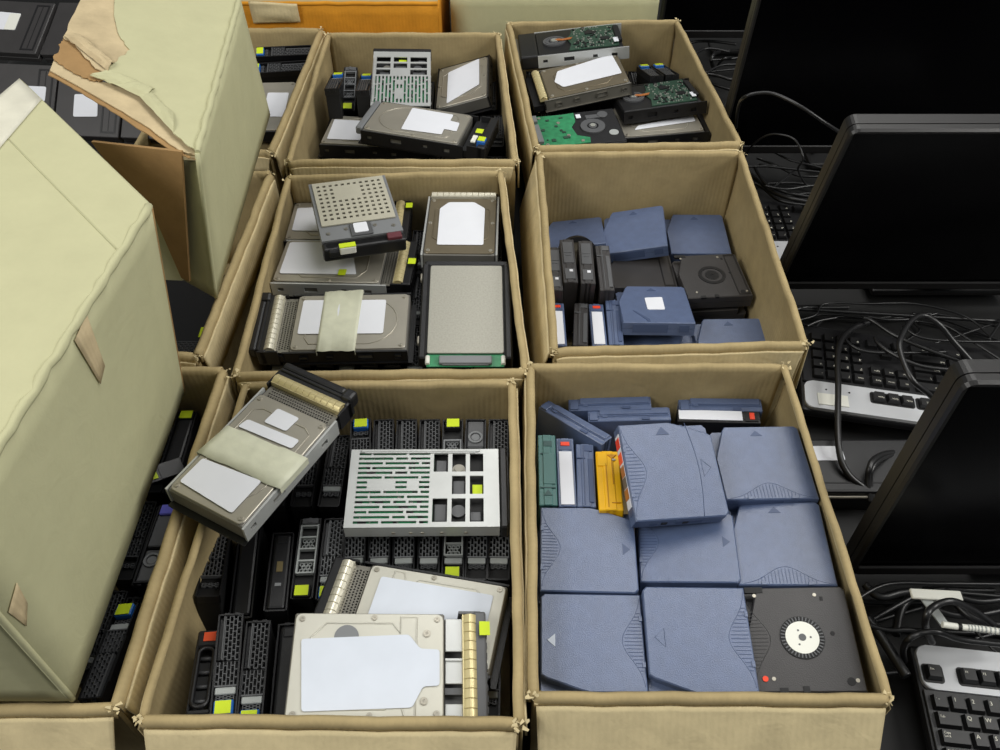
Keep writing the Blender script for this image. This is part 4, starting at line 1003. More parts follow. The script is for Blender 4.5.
fill(-.31, .005, 1.255, .105, 11, (), 'black carriers on end along the front wall of the rear box')
fill(.065, .275, 1.57, .10, 8, (), 'black carriers on end under the drives at the back wall of the circuit-board box')
fill(.085, .36, 1.42, .095, 9, (.317, .284, .29, .32, .33, .34), 'black carriers on end under the drives of the circuit-board box')
fill(.092, .362, 1.31, .095, 9, (), 'black carriers on end along the front wall of the circuit-board box')
for k_, (x_, y_) in enumerate(((-.374, .40), (-.403, .40), (-.432, .41), (-.374, .52), (-.403, .52), (-.432, .53), (-.373, .64), (-.402, .645), (-.431, .65))):
    upright(None, 'black carriers on end at the bottom of the gap beside the untorn carton', 'mesh', k_ % 2 == 0, None, depth=.09, group='black carriers at the bottom of the gap', pose=((x_, y_, .10 - .004 * (k_ % 3)), (0, 0, math.pi / 2)))
fill(-.50, -.40, 1.56, .10, 4, (), 'black carriers on end in the box behind the torn carton')
t = posed('J3', 'hard_drive', 'grey hard drive with white label squeezed beside the torn pale carton', 'hard drive', g_)
part('drive_body', M('drive_body', b_body, BLACK), t); part('top_cover', M('top_cover', b_cover, STEEL), t)
for x, y in SCREWS: part('screw', M('screw', b_screw, STEEL), t, (x, y, 0))
part('paper_label', poly_label(POSES['J3'][8][0]).done('paper_label', LABEL), t, (0, 0, .0004))
for k_, (x, y, lb) in enumerate(((-.427, 1.515, 'black carrier with lime tab behind the torn carton, close to the orange carton'), (-.425, 1.455, 'black carrier with lime tab just behind the small drive label'))):
    pass
upright('J1', 'black carrier with lime tab beside the torn carton, close to the orange carton', 'mesh', False, 'blue', depth=.10, group=UG)
upright('J2', 'black carrier with lime tab beside the torn carton, just above the labelled drive', 'mesh', False, 'blue', depth=.10, group=UG)
t = thing('disk_shelf', 'black box with a lime-green sticker deep in the gap under the torn carton', 'device', (-.475, .90, .10))
part('case', M('gap_case', lambda g: g.box((0, 0, -.046), (.16, .20, .092), .003), BLACK), t)
part('sticker', M('gap_sticker', lambda g: g.box((0, 0, 0), (.018, .020, .001)), LIME), t, (.05, -.03, .001))
part('vent_grille', M('gap_grille', lambda g: lattice(g, -.02, .075, -.09, -.05, 0, .002), CHAR), t)

# ---------------------------------------------------------------- tape cartridges
# local x is the insertion direction, top face z = 0
W2, L2 = .051, .0527
SHELL = [(.004, W2), (.012, W2 - .001), (L2 - .006, W2 - .0125), (L2, W2 - .016), (L2, -W2 + .004), (L2 - .004, -W2), (-L2, -W2), (-L2, W2)]
SHELL_LOW = [(L2 - .004, W2), (L2, W2 - .004), (L2, -W2 + .004), (L2 - .004, -W2), (-L2, -W2), (-L2, W2)]
def b_shell(g):
    g.prism(SHELL, -.0105, 0, .0012); g.prism(SHELL_LOW, -.0215, -.0112, 0)
    g.prism([(x * .985, y * .985) for x, y in SHELL], -.0113, -.0104)
def b_arrow(g): g.prism([(.046, 0), (.038, -.007), (.038, .007)], .0, .0004)
def b_arc(g):
    P = [(-L2 + .001 + .021 * math.exp(-(y / .026) ** 2), y, .0) for y in [(-.046 + .092 * i / 28) for i in range(29)]]
    g.tube(P, .00032, 4)
def b_ribs(g):
    for i in range(9):
        y = -.030 + i * .0075
        x1 = -L2 + .001 + .019 * math.exp(-(y / .026) ** 2)
        g.box(((-L2 + .002 + x1) / 2, y, .0001), (max(.001, x1 + L2 - .002), .0007, .0006))
    for i in range(8):
        y = -.02625 + i * .0075
        x1 = -L2 + .001 + .019 * math.exp(-(y / .026) ** 2)
        g.box(((-L2 + .002 + x1) / 2, y, .0001), (max(.001, x1 + L2 - .002), .0007, .0006))
def b_line(g): g.tube([(.024 + .006 * math.sin(i / 14 * 3.1), -.05 + .1 * i / 14, 0) for i in range(15)], .00045, 4)
def b_clip(g): g.box((0, 0, 0), (.0035, .006, .0012), .0003)
def b_outline(g): g.tube([(.044, 0, 0), (.034, -.009, 0), (.034, .009, 0)], .0004, 4, True)
def cartridge(key, label, shell=BLUE, relief=BLUE_DK, arrow=None, ribs=True, line=False, outline=False, group='blue tape cartridges lying flat', pose=None):
    t = posed(key, 'tape_cartridge', label, 'tape cartridge', group) if pose is None else thing('tape_cartridge', label, 'tape cartridge', *pose, group=group)
    part('shell', M('shell', b_shell, shell), t)
    if ribs:
        rm_ = BLUE_RIB if relief is BLUE_DK else relief
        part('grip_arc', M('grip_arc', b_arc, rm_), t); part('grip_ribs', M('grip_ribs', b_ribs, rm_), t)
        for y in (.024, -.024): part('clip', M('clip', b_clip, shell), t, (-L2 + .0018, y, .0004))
    if outline: part('arrow_mark', M('arrow_outline', b_outline, relief), t)
    else: part('arrow_mark', M('arrow_mark', b_arrow, arrow or relief), t)
    if line: part('step_line', M('step_line', b_line, relief), t)
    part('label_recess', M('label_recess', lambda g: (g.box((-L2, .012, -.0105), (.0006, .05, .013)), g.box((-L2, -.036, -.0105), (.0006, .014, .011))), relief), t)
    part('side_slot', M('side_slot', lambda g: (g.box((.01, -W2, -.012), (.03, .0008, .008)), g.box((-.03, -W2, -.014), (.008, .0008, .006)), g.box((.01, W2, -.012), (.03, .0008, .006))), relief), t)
    return t
cartridge('G1', 'blue tape cartridge raised on top of the others, next to the yellow cartridge', line=True, outline=True)
part('top_arrow', M('top_arrow', lambda g: g.prism([(0, .007), (-.008, -.002), (.008, -.002)], 0, .0005), BLUE_DK), bpy.data.objects[[o.name for o in bpy.data.objects if o.get('label', '').startswith('blue tape cartridge raised')][0]], (-.004, .040, 0))
cartridge('G2', 'blue tape cartridge by the back corner, beside the raised one')
cartridge('G3', 'blue tape cartridge directly behind the black one with a white hub')
cartridge('G4', 'blue tape cartridge partly beneath the raised one')
cartridge('G5', 'blue tape cartridge in front of the green, white-labelled and yellow spines')
cartridge('G6', 'blue tape cartridge with a bright white arrow at the front wall', arrow=SILVERBLUE)
cartridge('G7', 'blue tape cartridge with faint outlined arrow beside the black white-hub one', outline=True)
def hub_cartridge(key, label, shell, white, group=None):
    t = posed(key, 'tape_cartridge', label, 'tape cartridge', group)
    part('shell', M('shell', b_shell, shell), t)
    h = part('hub_well', M('hub_well', lambda g: g.ring((0, 0, 0), .016, .0215, .0008, 32), DARK if white else BLACK_RELIEF), t)
    if white:
        part('tooth_ring', M('tooth_ring', lambda g: [g.box((.0187 * math.cos(a), .0187 * math.sin(a), .0012), (.004, .0012, .001), 0, 1, (0, 0, a)) for a in [i * math.pi / 18 for i in range(36)]], CHAR), h)
        d = part('hub_disc', M('hub_disc', lambda g: g.cyl((0, 0, .0006), .0162, .0014, 32), WHITEPL), t, label='white hub disc')
        part('hub_hole', M('hub_hole', lambda g: (g.cyl((0, 0, .0014), .0036, .0006, 18), g.cyl((.007, .003, .0014), .001, .0004, 8), g.cyl((-.007, .004, .0014), .001, .0004, 8), g.cyl((0, -.008, .0014), .001, .0004, 8)), CHAR), d)
        part('grip_arc', M('grip_arc', b_arc, BLACK_RELIEF), t, (0, 0, 0), (0, 0, -math.pi / 2)); part('grip_ribs', M('grip_ribs', b_ribs, BLACK_RELIEF), t, (0, 0, 0), (0, 0, -math.pi / 2))
        part('red_switch', M('red_switch', lambda g: g.cyl((-.040, .042, .0004), .0028, .001, 12), REDSW), t, label='red tab')
    else:
        part('hub_disc', M('hub_disc_black', lambda g: (g.cyl((0, 0, .0002), .011, .0008, 28), g.ring((0, 0, .0004), .002, .0032, .0006, 14)), BLACK_RELIEF), t)
    for x, y in ((.044, -.020), (.044, .040), (-.042, -.044), (-.040, .034)): part('screw', M('tiny_screw', lambda g: (g.cyl((0, 0, .0003), .0019, .0008, 12)), STEEL), t, (x, y, 0))
    part('notch', M('notch', lambda g: (g.box((.050, .040, -.001), (.006, .018, .0032)), g.box((-.051, .026, -.001), (.005, .008, .0032)), g.box((-.050, .005, -.001), (.006, .006, .0032)), g.cyl((-.043, -.038, .0), .004, .001, 14), g.box((.040, -.026, .0), (.004, .003, .001)), g.cyl((.004, -.030, .0), .0022, .001, 12)), DARK), t)
    return t
g1 = [o for o in bpy.data.objects if o.get('label', '').startswith('blue tape cartridge raised')][0]
sl = part('spine_label', M('g1_label', lambda g: g.box((-L2 - .0004, .004, -.0115), (.0008, .078, .0135)), LABEL), g1)
for k_, (y_, m_) in enumerate(((.034, REDSW), (.018, ORANGESTK), (.004, COPPER), (-.008, CHAR), (-.020, COPPER))):
    part('colour_block', M('label_block', lambda g: g.box((-L2 - .001, 0, -.0115), (.0006, .011, .013)), m_), sl, (0, y_, 0))
for q_ in (-.018, .006): part('edge_catch', M('edge_catch', lambda g: g.box((0, -W2 - .0002, -.013), (.006, .0012, .006)), DARK), g1, (q_, 0, 0))
hub_cartridge('G8', 'black tape cartridge lying upside down with a white hub, in the front corner', BLACK_TAPE, True)
def cut(t, m):
    part('front_chamfer', M('front_chamfer', lambda g: g.prism([(-.05, .012), (-.044, .0125), (-.022, .030), (-.020, .034), (-.046, .0165), (-.05, .016)], .0, .0006), m), t)
for key, lb in (('B1', 'blue tape cartridge tilted in the back corner of the half-empty box'), ('B2', 'blue tape cartridge tilted up at the middle of the back wall in the half-empty box'), ('B3', 'blue tape cartridge flat in the far corner behind the black hub cartridge'), ('B5', 'blue tape cartridge low at the front wall of the half-empty box')):
    cartridge(key, lb, ribs=False)
t = cartridge('B4', 'blue tape cartridge with a small white square sticker on top', ribs=False)
part('paper_label', poly_label(POSES['B4'][8][0]).done('paper_label', LABEL), t, (0, 0, .0002)); cut(t, BLUE_DK)
t = cartridge('K1', 'plain black tape cartridge lying beside the black one with a round hub', BLACK_TAPE, BLACK_RELIEF, ribs=False, group='black tape cartridges lying flat')
part('label_panel', M('label_panel', lambda g: g.plate(-.05, .05, -.048, -.030, 0, .0004, [(-.046, .046, -.046, -.032)]), BLACK_RELIEF), t)
t = hub_cartridge('K2', 'black tape cartridge with a round black hub, in the half-empty box', BLACK_TAPE, False, 'black tape cartridges lying flat')
part('label_panel', M('label_panel', lambda g: g.plate(-.05, .05, -.048, -.030, 0, .0004, [(-.046, .046, -.046, -.032)]), BLACK_RELIEF), t)

# standing on end: local x along the spine (away from the viewer), y across, z up, spine face z = 0
def b_stand(g): g.box((0, 0, -.0527), (.102, .0104, .1054), .0008); g.box((0, .0056, -.0531), (.102, .0102, .1046), .0008); g.box((0, -.0056, -.0531), (.102, .0102, .1046), .0008)
def standing(key, label, m, relief, kind):
    t = posed(key, 'tape_cartridge', label, 'tape cartridge', 'tape cartridges standing on end')
    part('shell', M('standing_shell', b_stand, m), t)
    if kind == 'label':
        part('paper_label', M('spine_label', lambda g: g.box((-.010, 0, .0004), (.078, .0155, .0010)), LABEL), t)
        part('red_switch', M('spine_switch', lambda g: g.box((.041, 0, .0006), (.006, .011, .0016), .0004), REDSW), t, label='red switch')
        part('spine_recess', M('spine_recess', lambda g: g.box((.040, 0, .0001), (.016, .0165, .0006)), relief), t)
    elif kind == 'plain':
        part('spine_groove', M('spine_groove', lambda g: (g.box((0, .002, .0003), (.098, .0010, .0010)), g.box((.043, -.004, .0003), (.010, .010, .0010)), g.box((-.01, -.006, .0003), (.07, .006, .0012), .0004), g.box((.026, .005, .0003), (.002, .010, .0012))), relief), t)
    elif kind == 'teal':
        part('spine_groove', M('teal_groove', lambda g: (g.box((.037, -.001, .0002), (.008, .010, .001)), g.box((.022, .003, .0002), (.0012, .010, .001)), g.box((-.027, 0, .0002), (.0014, .018, .001)), g.prism([(-.030, 0), (-.038, -.005), (-.038, .005)], 0, .0008)), relief), t)
        part('spine_panel', M('teal_panel', lambda g: g.box((0, -.002, .0003), (.044, .014, .0008), .0003), m), t)
    elif kind == 'yellow':
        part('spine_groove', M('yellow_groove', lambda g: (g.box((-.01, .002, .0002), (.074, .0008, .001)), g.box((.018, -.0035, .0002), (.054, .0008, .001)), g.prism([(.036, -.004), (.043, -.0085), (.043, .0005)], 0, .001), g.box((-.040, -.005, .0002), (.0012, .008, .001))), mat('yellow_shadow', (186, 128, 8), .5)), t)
        part('pin', M('steel_pin', lambda g: g.cyl((.034, -.0055, .0004), .0017, .0016, 12), STEEL), t)
        part('spine_panel', M('yellow_panel', lambda g: g.box((.035, .005, .0003), (.024, .009, .0008), .0004), m), t)
    elif kind == 'slots':
        part('spine_panel', M('slot_panel', lambda g: (g.box((.018, 0, .0003), (.050, .015, .0012), .0004), g.box((-.032, 0, .0003), (.024, .015, .0012), .0004), g.box((.018, 0, .0012), (.003, .012, .0006)), g.box((.010, 0, .0012), (.001, .008, .0006))), relief), t)
        part('white_mark', M('white_mark', lambda g: g.box((-.026, -.002, .0012), (.005, .005, .0006)), LABEL), t)
    elif kind == 'edge':
        part('edge_step', M('edge_step', lambda g: (g.box((-.044, -.004, .0004), (.010, .012, .0022), .0004), g.box((.006, .004, .0004), (.085, .010, .0024), .0006), g.box((-.030, .002, .0002), (.006, .014, .001))), m), t)
        part('edge_groove', M('edge_groove', lambda g: (g.box((0, -.003, .0003), (.098, .0012, .001)), g.box((.02, -.008, .0003), (.010, .004, .001))), relief), t)
    return t
BD = BLUE; BR_ = BLUE_DK
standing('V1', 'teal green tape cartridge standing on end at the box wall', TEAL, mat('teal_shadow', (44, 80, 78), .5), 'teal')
standing('V2', 'standing tape cartridge with white spine label, between the teal and a plain blue one', BD, BR_, 'label')
standing('V3', 'plain blue tape cartridge standing between the white-labelled spine and the yellow one', BD, BR_, 'plain')
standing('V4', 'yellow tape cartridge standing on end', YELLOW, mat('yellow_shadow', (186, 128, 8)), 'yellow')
standing('U1', 'blue tape cartridge standing edge-up against the back wall, behind another blue edge', BD, BR_, 'edge')
standing('U2', 'blue tape cartridge standing edge-up just behind the raised cartridge', BD, BR_, 'edge')
standing('U3', 'blue tape cartridge edge-up in the back corner behind a black white-labelled one', BD, BR_, 'edge')
POSES['U4'][5] += 0
standing('U4', 'black tape cartridge with a white label and red switch at the back wall', BLACK, DARK, 'label')
standing('U6', 'blue tape cartridge wedged slantwise above the teal and white-labelled ones', BD, BR_, 'edge')
standing('Ka', 'first of the standing black slotted cartridges, touching the box wall', BLACK_TAPE, CHAR, 'slots')
standing('Kb', 'second standing black slotted cartridge from the box wall', BLACK_TAPE, CHAR, 'slots')
standing('Kc', 'third standing black slotted cartridge from the box wall', BLACK_TAPE, CHAR, 'slots')
standing('Kd', 'fourth standing black cartridge from the wall, next to a flat black one', BLACK_TAPE, CHAR, 'plain')
standing('S1', 'white-spined blue cartridge at the corner of the front wall in the half-empty box', BD, BR_, 'label')
standing('S2', 'slim black cartridge standing between two white-spined blue ones', BLACK_TAPE, CHAR, 'plain')
standing('S3', 'white-spined blue cartridge beside the slim black one in the half-empty box', BD, BR_, 'label')
standing('S4', 'unlabelled blue cartridge standing next to the sticker-topped blue one', BD, BR_, 'plain')
# disc-shaped reel behind the standing black ones
t = thing('tape_reel', 'round dark reel poking up behind the standing black cartridges', 'tape reel', (.122, 1.062, .083), (math.radians(66), 0, math.radians(14)))
part('rim', M('reel_rim', lambda g: g.ring((0, 0, 0), .026, .034, .010, 36), BLACK), t)
part('hub', M('reel_hub', lambda g: (g.cyl((0, 0, .004), .027, .006, 32), g.ring((0, 0, .006), .010, .013, .003, 24)), mat('olive_grey', (98, 92, 78), .5)), t)

# buried cartridges: what the top layer rests on
def buried(key, n, label, m, z_floor=.006):
    p = POSES[key]; zt = p[2] - .0215 - .018 * (abs(p[3]) + abs(p[4])) / 14 - .0015
    k = 0
    while zt - .0215 > z_floor - .004 and k < n:
        t = thing('tape_cartridge', label, 'tape cartridge', (min(p[0], .296 if key[0] == 'G' else .328) + random.uniform(-.001, .001), p[1] + random.uniform(-.001, .001), zt), (0, 0, math.radians(p[5] if k % 2 else p[5] + 180)), group=label)
        part('shell', M('shell', b_shell, m), t)
        zt -= .0222; k += 1
for key in ('G2', 'G3', 'G4', 'G5', 'G6', 'G7', 'G8'): buried(key, 7, 'tape cartridges buried beneath the flat blue layer', BLUE)
for key in ('B1', 'B2', 'B3', 'B5', 'B4'): buried(key, 4, 'tape cartridges buried at the bottom of the half-empty box', BD)
for key in ('K1', 'K2'): buried(key, 4, 'black tape cartridges buried under the flat black ones', BLACK_TAPE)

# black cassettes beyond the pale cartons
def b_cas(g):
    g.box((0, 0, -.0055), (.118, .112, .011), .0012); g.box((0, 0, -.0175), (.118, .112, .0115), .0012); g.box((0, 0, -.0115), (.116, .110, .004))
def cassette(key, label, lab):
    t = posed(key, 'tape_cassette', label, 'tape cassette', 'black cassettes behind the pale cartons')
    part('shell', M('cassette_shell', b_cas, BLACK_TAPE), t)
    part('label_panel', M('cassette_panel', lambda g: g.plate(-.052, .052, -.050, -.024, 0, .0006, [(-.049, .049, -.047, -.027)]), BLACK_RELIEF), t)
    part('seam', M('cassette_seam', lambda g: g.box((0, -.037, .0002), (.096, .0012, .0006)), BLACK_RELIEF), t)
    if lab: part('paper_label', poly_label(lab).done('paper_label', LABEL), t, (0, 0, .0004))
    return t
cassette('Q1', 'black cassette with two overlapping white labels, at the edge of the picture', POSES['Q1'][8][0])
q1 = [o for o in bpy.data.objects if o.get('label', '').startswith('black cassette with two')][0]
part('paper_label', poly_label([(.029, .020), (.028, -.0008), (-.009, -.0013), (-.009, .020)]).done('paper_label', WHITEPL), q1, (0, 0, .0009))
cassette('Q2', 'unlabelled black cassette beside the double-labelled one', None)
cassette('Q4', 'black cassette with a square white label, under the torn carton edge', POSES['Q4'][8][0])
q = list(POSES['Q4']); a = math.radians(q[5]); q[0] -= .1165 * math.sin(a); q[1] += .1165 * math.cos(a); POSES['Q3'] = q
cassette('Q3', 'black cassette with a white label half hidden by the untorn carton', [(.022, -.004), (.022, -.040), (-.003, -.040), (-.003, -.004)])
q = list(POSES['Q4']); q[0] += .1165 * math.sin(a); q[1] -= .1165 * math.cos(a); POSES['Q5'] = q
cassette('Q5', 'black cassette with a small pale sticker, deepest under the torn carton', [(.002, .052), (.002, .030), (-.024, .030), (-.024, .052)])
for (x, y) in ((-.91, 1.545), (-.79, 1.545), (-.80, 1.31), (-.695, 1.31)):
    for k in range(6):
        if y < 1.4 and k > 4: continue
        t = thing('tape_cassette', 'black cassettes stacked beneath the labelled ones', 'tape cassette', (x, y, .0265 + .0245 * k), (0, 0, math.pi / 2), group='black cassettes stacked beneath the labelled ones')
        part('shell', M('cassette_shell', b_cas, BLACK_TAPE), t)
# ---------------------------------------------------------------- monitors
def monitor(label, x, y, z, w, h, lean, yaw=0):
    """x, y, z: lower corner of the front face; lean > 0 tips the top towards the viewer"""
    t = thing('computer_monitor', label, 'monitor', (x, y, z), (math.radians(lean), 0, math.radians(yaw)), group='black flat monitors beside the boxes')
    bz = .0055; d = .024
    def frame(g):
        def ringq(x0, x1, z0, z1, r, yy):
            return [g.bm.verts.new((cx + px, yy, cz + pz)) for px, pz, cx, cz in [(p[0], p[1], (x0 + x1) / 2, (z0 + z1) / 2) for p in rrect(x1 - x0, z1 - z0, r, 5)]]
        o0 = ringq(0, w, 0, h, .012, .004); o1 = ringq(.002, w - .002, .002, h - .002, .011, 0); i1 = ringq(bz, w - bz, bz, h - bz, .001, 0); i0 = ringq(bz, w - bz, bz, h - bz, .001, .004)
        b0 = ringq(0, w, 0, h, .012, .012)
        for A, B in ((b0, o0), (o0, o1), (o1, i1), (i1, i0)):
            n = len(A)
            for i in range(n): g.bm.faces.new((A[i], A[(i + 1) % n], B[(i + 1) % n], B[i]))
    g = G(); frame(g); part('bezel', g.done('monitor_bezel', MONITOR), t)
    part('screen', G().box((w / 2, .005, h / 2), (w - 2 * bz + .002, .003, h - 2 * bz + .002)).done('monitor_screen', SCREEN), t)
    part('lower_bezel', G().box((w / 2, .0008, .012), (w - .012, .004, .016), .0015).done('lower_bezel', MONITOR), t)
    g = G(); sh = rrect(w, h, .012, 5)
    lo = [g.bm.verts.new((w / 2 + a, .0135, h / 2 + b)) for a, b in sh]; m1 = [g.bm.verts.new((w / 2 + a, .030, h / 2 + b)) for a, b in sh]; hi = [g.bm.verts.new((w / 2 + a * .86, .042, h / 2 + b * .78)) for a, b in sh]
    n = len(lo)
    for A, B in ((lo, m1), (m1, hi)):
        for i in range(n): g.bm.faces.new((A[i], A[(i + 1) % n], B[(i + 1) % n], B[i]))
    g.bm.faces.new(hi); g.bm.faces.new(lo[::-1])
    part('back_shell', g.done('monitor_back', MONITOR), t)
    part('stand_neck', G().box((w / 2, .050, h * .27 - .02), (.07, .018, h * .5 + .0), .004).done('stand_neck', MONITOR), t)
    zb = -z / math.cos(math.radians(lean)) + .012
    part('stand_base', G().box((w / 2, .040, zb), (.22, .05, .012), .004, 2, (math.radians(-lean), 0, 0)).done('stand_base', MONITOR), t)
    return t
monitor('black monitor in front, whose top corner cuts across the lower keyboard cables', .425, .515, .036, .56, .352, 0)
monitor('black monitor in the middle, standing behind the silver-edged keyboard', .4445, 1.020, .048, .56, .340, 12)
monitor('tall black monitor behind the middle one, a cable arching before its screen', .414, 1.392, .058, .60, .40, 6)
monitor('distant black monitor of which only the lower bezel shows, behind the others', .36, 1.86, .056, .48, .36, 4)

# ---------------------------------------------------------------- keyboards
def b_key(wu):
    w = .019 * wu
    def f(g):
        lo = [(-w / 2 + .001, -.0085), (w / 2 - .001, -.0085), (w / 2 - .001, .0085), (-w / 2 + .001, .0085)]
        hi = [(-w / 2 + .003, -.006), (w / 2 - .003, -.006), (w / 2 - .003, .0075), (-w / 2 + .003, .0075)]
        a = [g.bm.verts.new((x, y, 0)) for x, y in lo]; b = [g.bm.verts.new((x, y, .0075)) for x, y in hi]
        g.bm.faces.new(b)
        for i in range(4): g.bm.faces.new((a[i], a[(i + 1) % 4], b[(i + 1) % 4], b[i]))
    return f
LEG = {}
def legend_mesh(txt, size):
    k = (txt, size)
    if k not in LEG:
        cu = bpy.data.curves.new('legend', 'FONT'); cu.body = txt; cu.size = size; cu.resolution_u = 2; cu.extrude = .0001
        o = bpy.data.objects.new('legend', cu); COL.objects.link(o)
        bpy.context.view_layer.update()
        me = bpy.data.meshes.new_from_object(o.evaluated_get(bpy.context.evaluated_depsgraph_get()))
        bpy.data.objects.remove(o); bpy.data.curves.remove(cu)
        me.materials.clear(); me.materials.append(LEGEND)
        LEG[k] = me
    return LEG[k]
ROWS = [
 (.017, [('` ~', 1)] + [(c, 1) for c in '1234567890-='] + [('Bksp', 2)]),
 (-.002, [('Tab', 1.5)] + [(c, 1) for c in 'QWERTYUIOP[]'] + [('\\', 1.5)]),
 (-.021, [('Caps\nLock', 1.75)] + [(c, 1) for c in 'ASDFGHJKL;\''] + [('Enter', 2.25)]),
 (-.040, [('Shift', 2.25)] + [(c, 1) for c in 'ZXCVBNM,./'] + [('Shift', 2.75)]),
 (-.059, [('Ctrl', 1.5), ('', 1), ('Alt', 1.5), ('', 7), ('Alt', 1.5), ('', 1), ('Ctrl', 1.5)]),
]
def keyboard(label, x, y, z, yaw, sticker=False):
    t = thing('computer_keyboard', label, 'keyboard', (x, y, z), (0, 0, math.radians(yaw)), group='black and silver keyboards beside the boxes')
    part('case', M('keyboard_case', lambda g: (g.box((0, 0, -.010), (.452, .172, .016), .005, 2), g.box((0, -.026, .0), (.446, .116, .004), .001)), BLACK), t)
    part('silver_panel', M('silver_panel', lambda g: g.prism(rrect(.444, .052, .012, 5), -.002, .0035, .001), SILVERPAINT), t, (0, .058, 0))
    x0 = -.2235 + .005
    wells = [(x0, x0 + .019)] + [(x0 + .019 * a, x0 + .019 * b) for a, b in ((2, 6), (6.5, 10.5), (11, 15))] + [(x0 + .019 * 15.3, x0 + .019 * 18.3)]
    for a, b in wells: part('key_well', M('key_well_%d' % round((b - a) * 1e4), lambda g, w=b - a: g.prism(rrect(w + .004, .0215, .004), 0, .001), DARK), t, ((a + b) / 2, .050, .0032))
    def key(txt, wu, cx, cy, cz):
        k = part('key', M('key_%d' % round(wu * 100), b_key(wu), KEYMAT), t, (cx, cy, cz))
        if txt:
            s = .0062 if len(txt) == 1 else .0036
            part('legend', legend_mesh(txt, s), k, (-.019 * wu / 2 + .0042, .0012 if len(txt) < 5 else .003, .0077))
    fk = [('Esc', 0)] + [('F%d' % (i + 1), 2 + i + (i // 4) * .5) for i in range(12)] + [('PrtSc', 15.3), ('ScrLk', 16.3), ('Pause', 17.3)]
    for tx, u in fk: key(tx, 1, x0 + .019 * (u + .5), .050, .0038)
    for yy, row in ROWS:
        u = 0
        for tx, wu in row:
            key(tx, wu, x0 + .019 * (u + wu / 2), yy, .001); u += wu
    nav = [('Ins', 15.3, 0), ('Home', 16.3, 0), ('PgUp', 17.3, 0), ('Del', 15.3, 1), ('End', 16.3, 1), ('PgDn', 17.3, 1), ('', 16.3, 3), ('', 15.3, 4), ('', 16.3, 4), ('', 17.3, 4)]
    for tx, u, r in nav: key(tx, 1, x0 + .019 * (u + .5), ROWS[r][0], .001)
    pad = ['Num/*-', '789+', '456', '123', '0.']
    for r, s in enumerate((['Num', '/', '*', '-'], ['7', '8', '9', '+'], ['4', '5', '6', ''], ['1', '2', '3', ''], ['0', '', '.', ''])):
        for c, tx in enumerate(s): key(tx, 1, x0 + .019 * (18.6 + c + .5), ROWS[r][0], .001)
    for i in range(3): part('indicator', M('indicator', lambda g: g.cyl((0, 0, 0), .0014, .0008, 10), DARK), t, (x0 + .019 * (19.9 + i * .85), .047, .0038))
    if sticker: part('paper_label', M('keyboard_label', lambda g: g.box((0, 0, 0), (.042, .021, .0012)), WHITEPL), t, (x0 + .019 * 21.15, .066, .0042), (0, 0, .04))
    return t
keyboard('black keyboard with a silver strip and white sticker, upside down before the middle monitor', .667, .815, .045, 169, True)
keyboard('black and silver keyboard at the front, its Esc and F keys in view', .687, .318, .034, -6.5)
keyboard('black and silver keyboard half hidden behind the middle monitor', .6535, 1.186, .034, 179)

t = thing('flat_device', 'flat black device with a white sticker, lying before the silver-edged keyboard', 'device', (.54, .676, 0))
part('case', M('flat_case', lambda g: g.box((0, 0, .022), (.26, .088, .044), .004, 2), BLACK), t)
part('chrome_edge', M('chrome_edge', lambda g: g.box((0, -.046, .034), (.25, .003, .004), .001), STEEL), t)
part('paper_label', M('flat_label', lambda g: g.prism(rrect(.042, .024, .003), 0, .001), LABEL), t, (-.096, .018, .0442))
part('seam', M('flat_seam', lambda g: g.box((0, -.030, .0442), (.25, .0015, .001)), DARK), t)
t = thing('metal_bracket', 'small grey metal bracket next to the closed pale carton at the back', 'bracket', (.365, 1.80, 0.055), (0, 0, .3))
part('arm', M('bracket_arm', lambda g: (g.prism([(-.05, -.01), (-.01, -.018), (.03, .0), (.045, .03), (.01, .012), (-.05, .01)], 0, .012), g.box((-.02, 0, -.026), (.012, .012, .052))), GREY), t)
part('knob', M('bracket_knob', lambda g: (g.cyl((.0, .0, .016), .012, .010, 18), g.box((.0, .0, .022), (.02, .008, .006), .001)), CHAR), t)

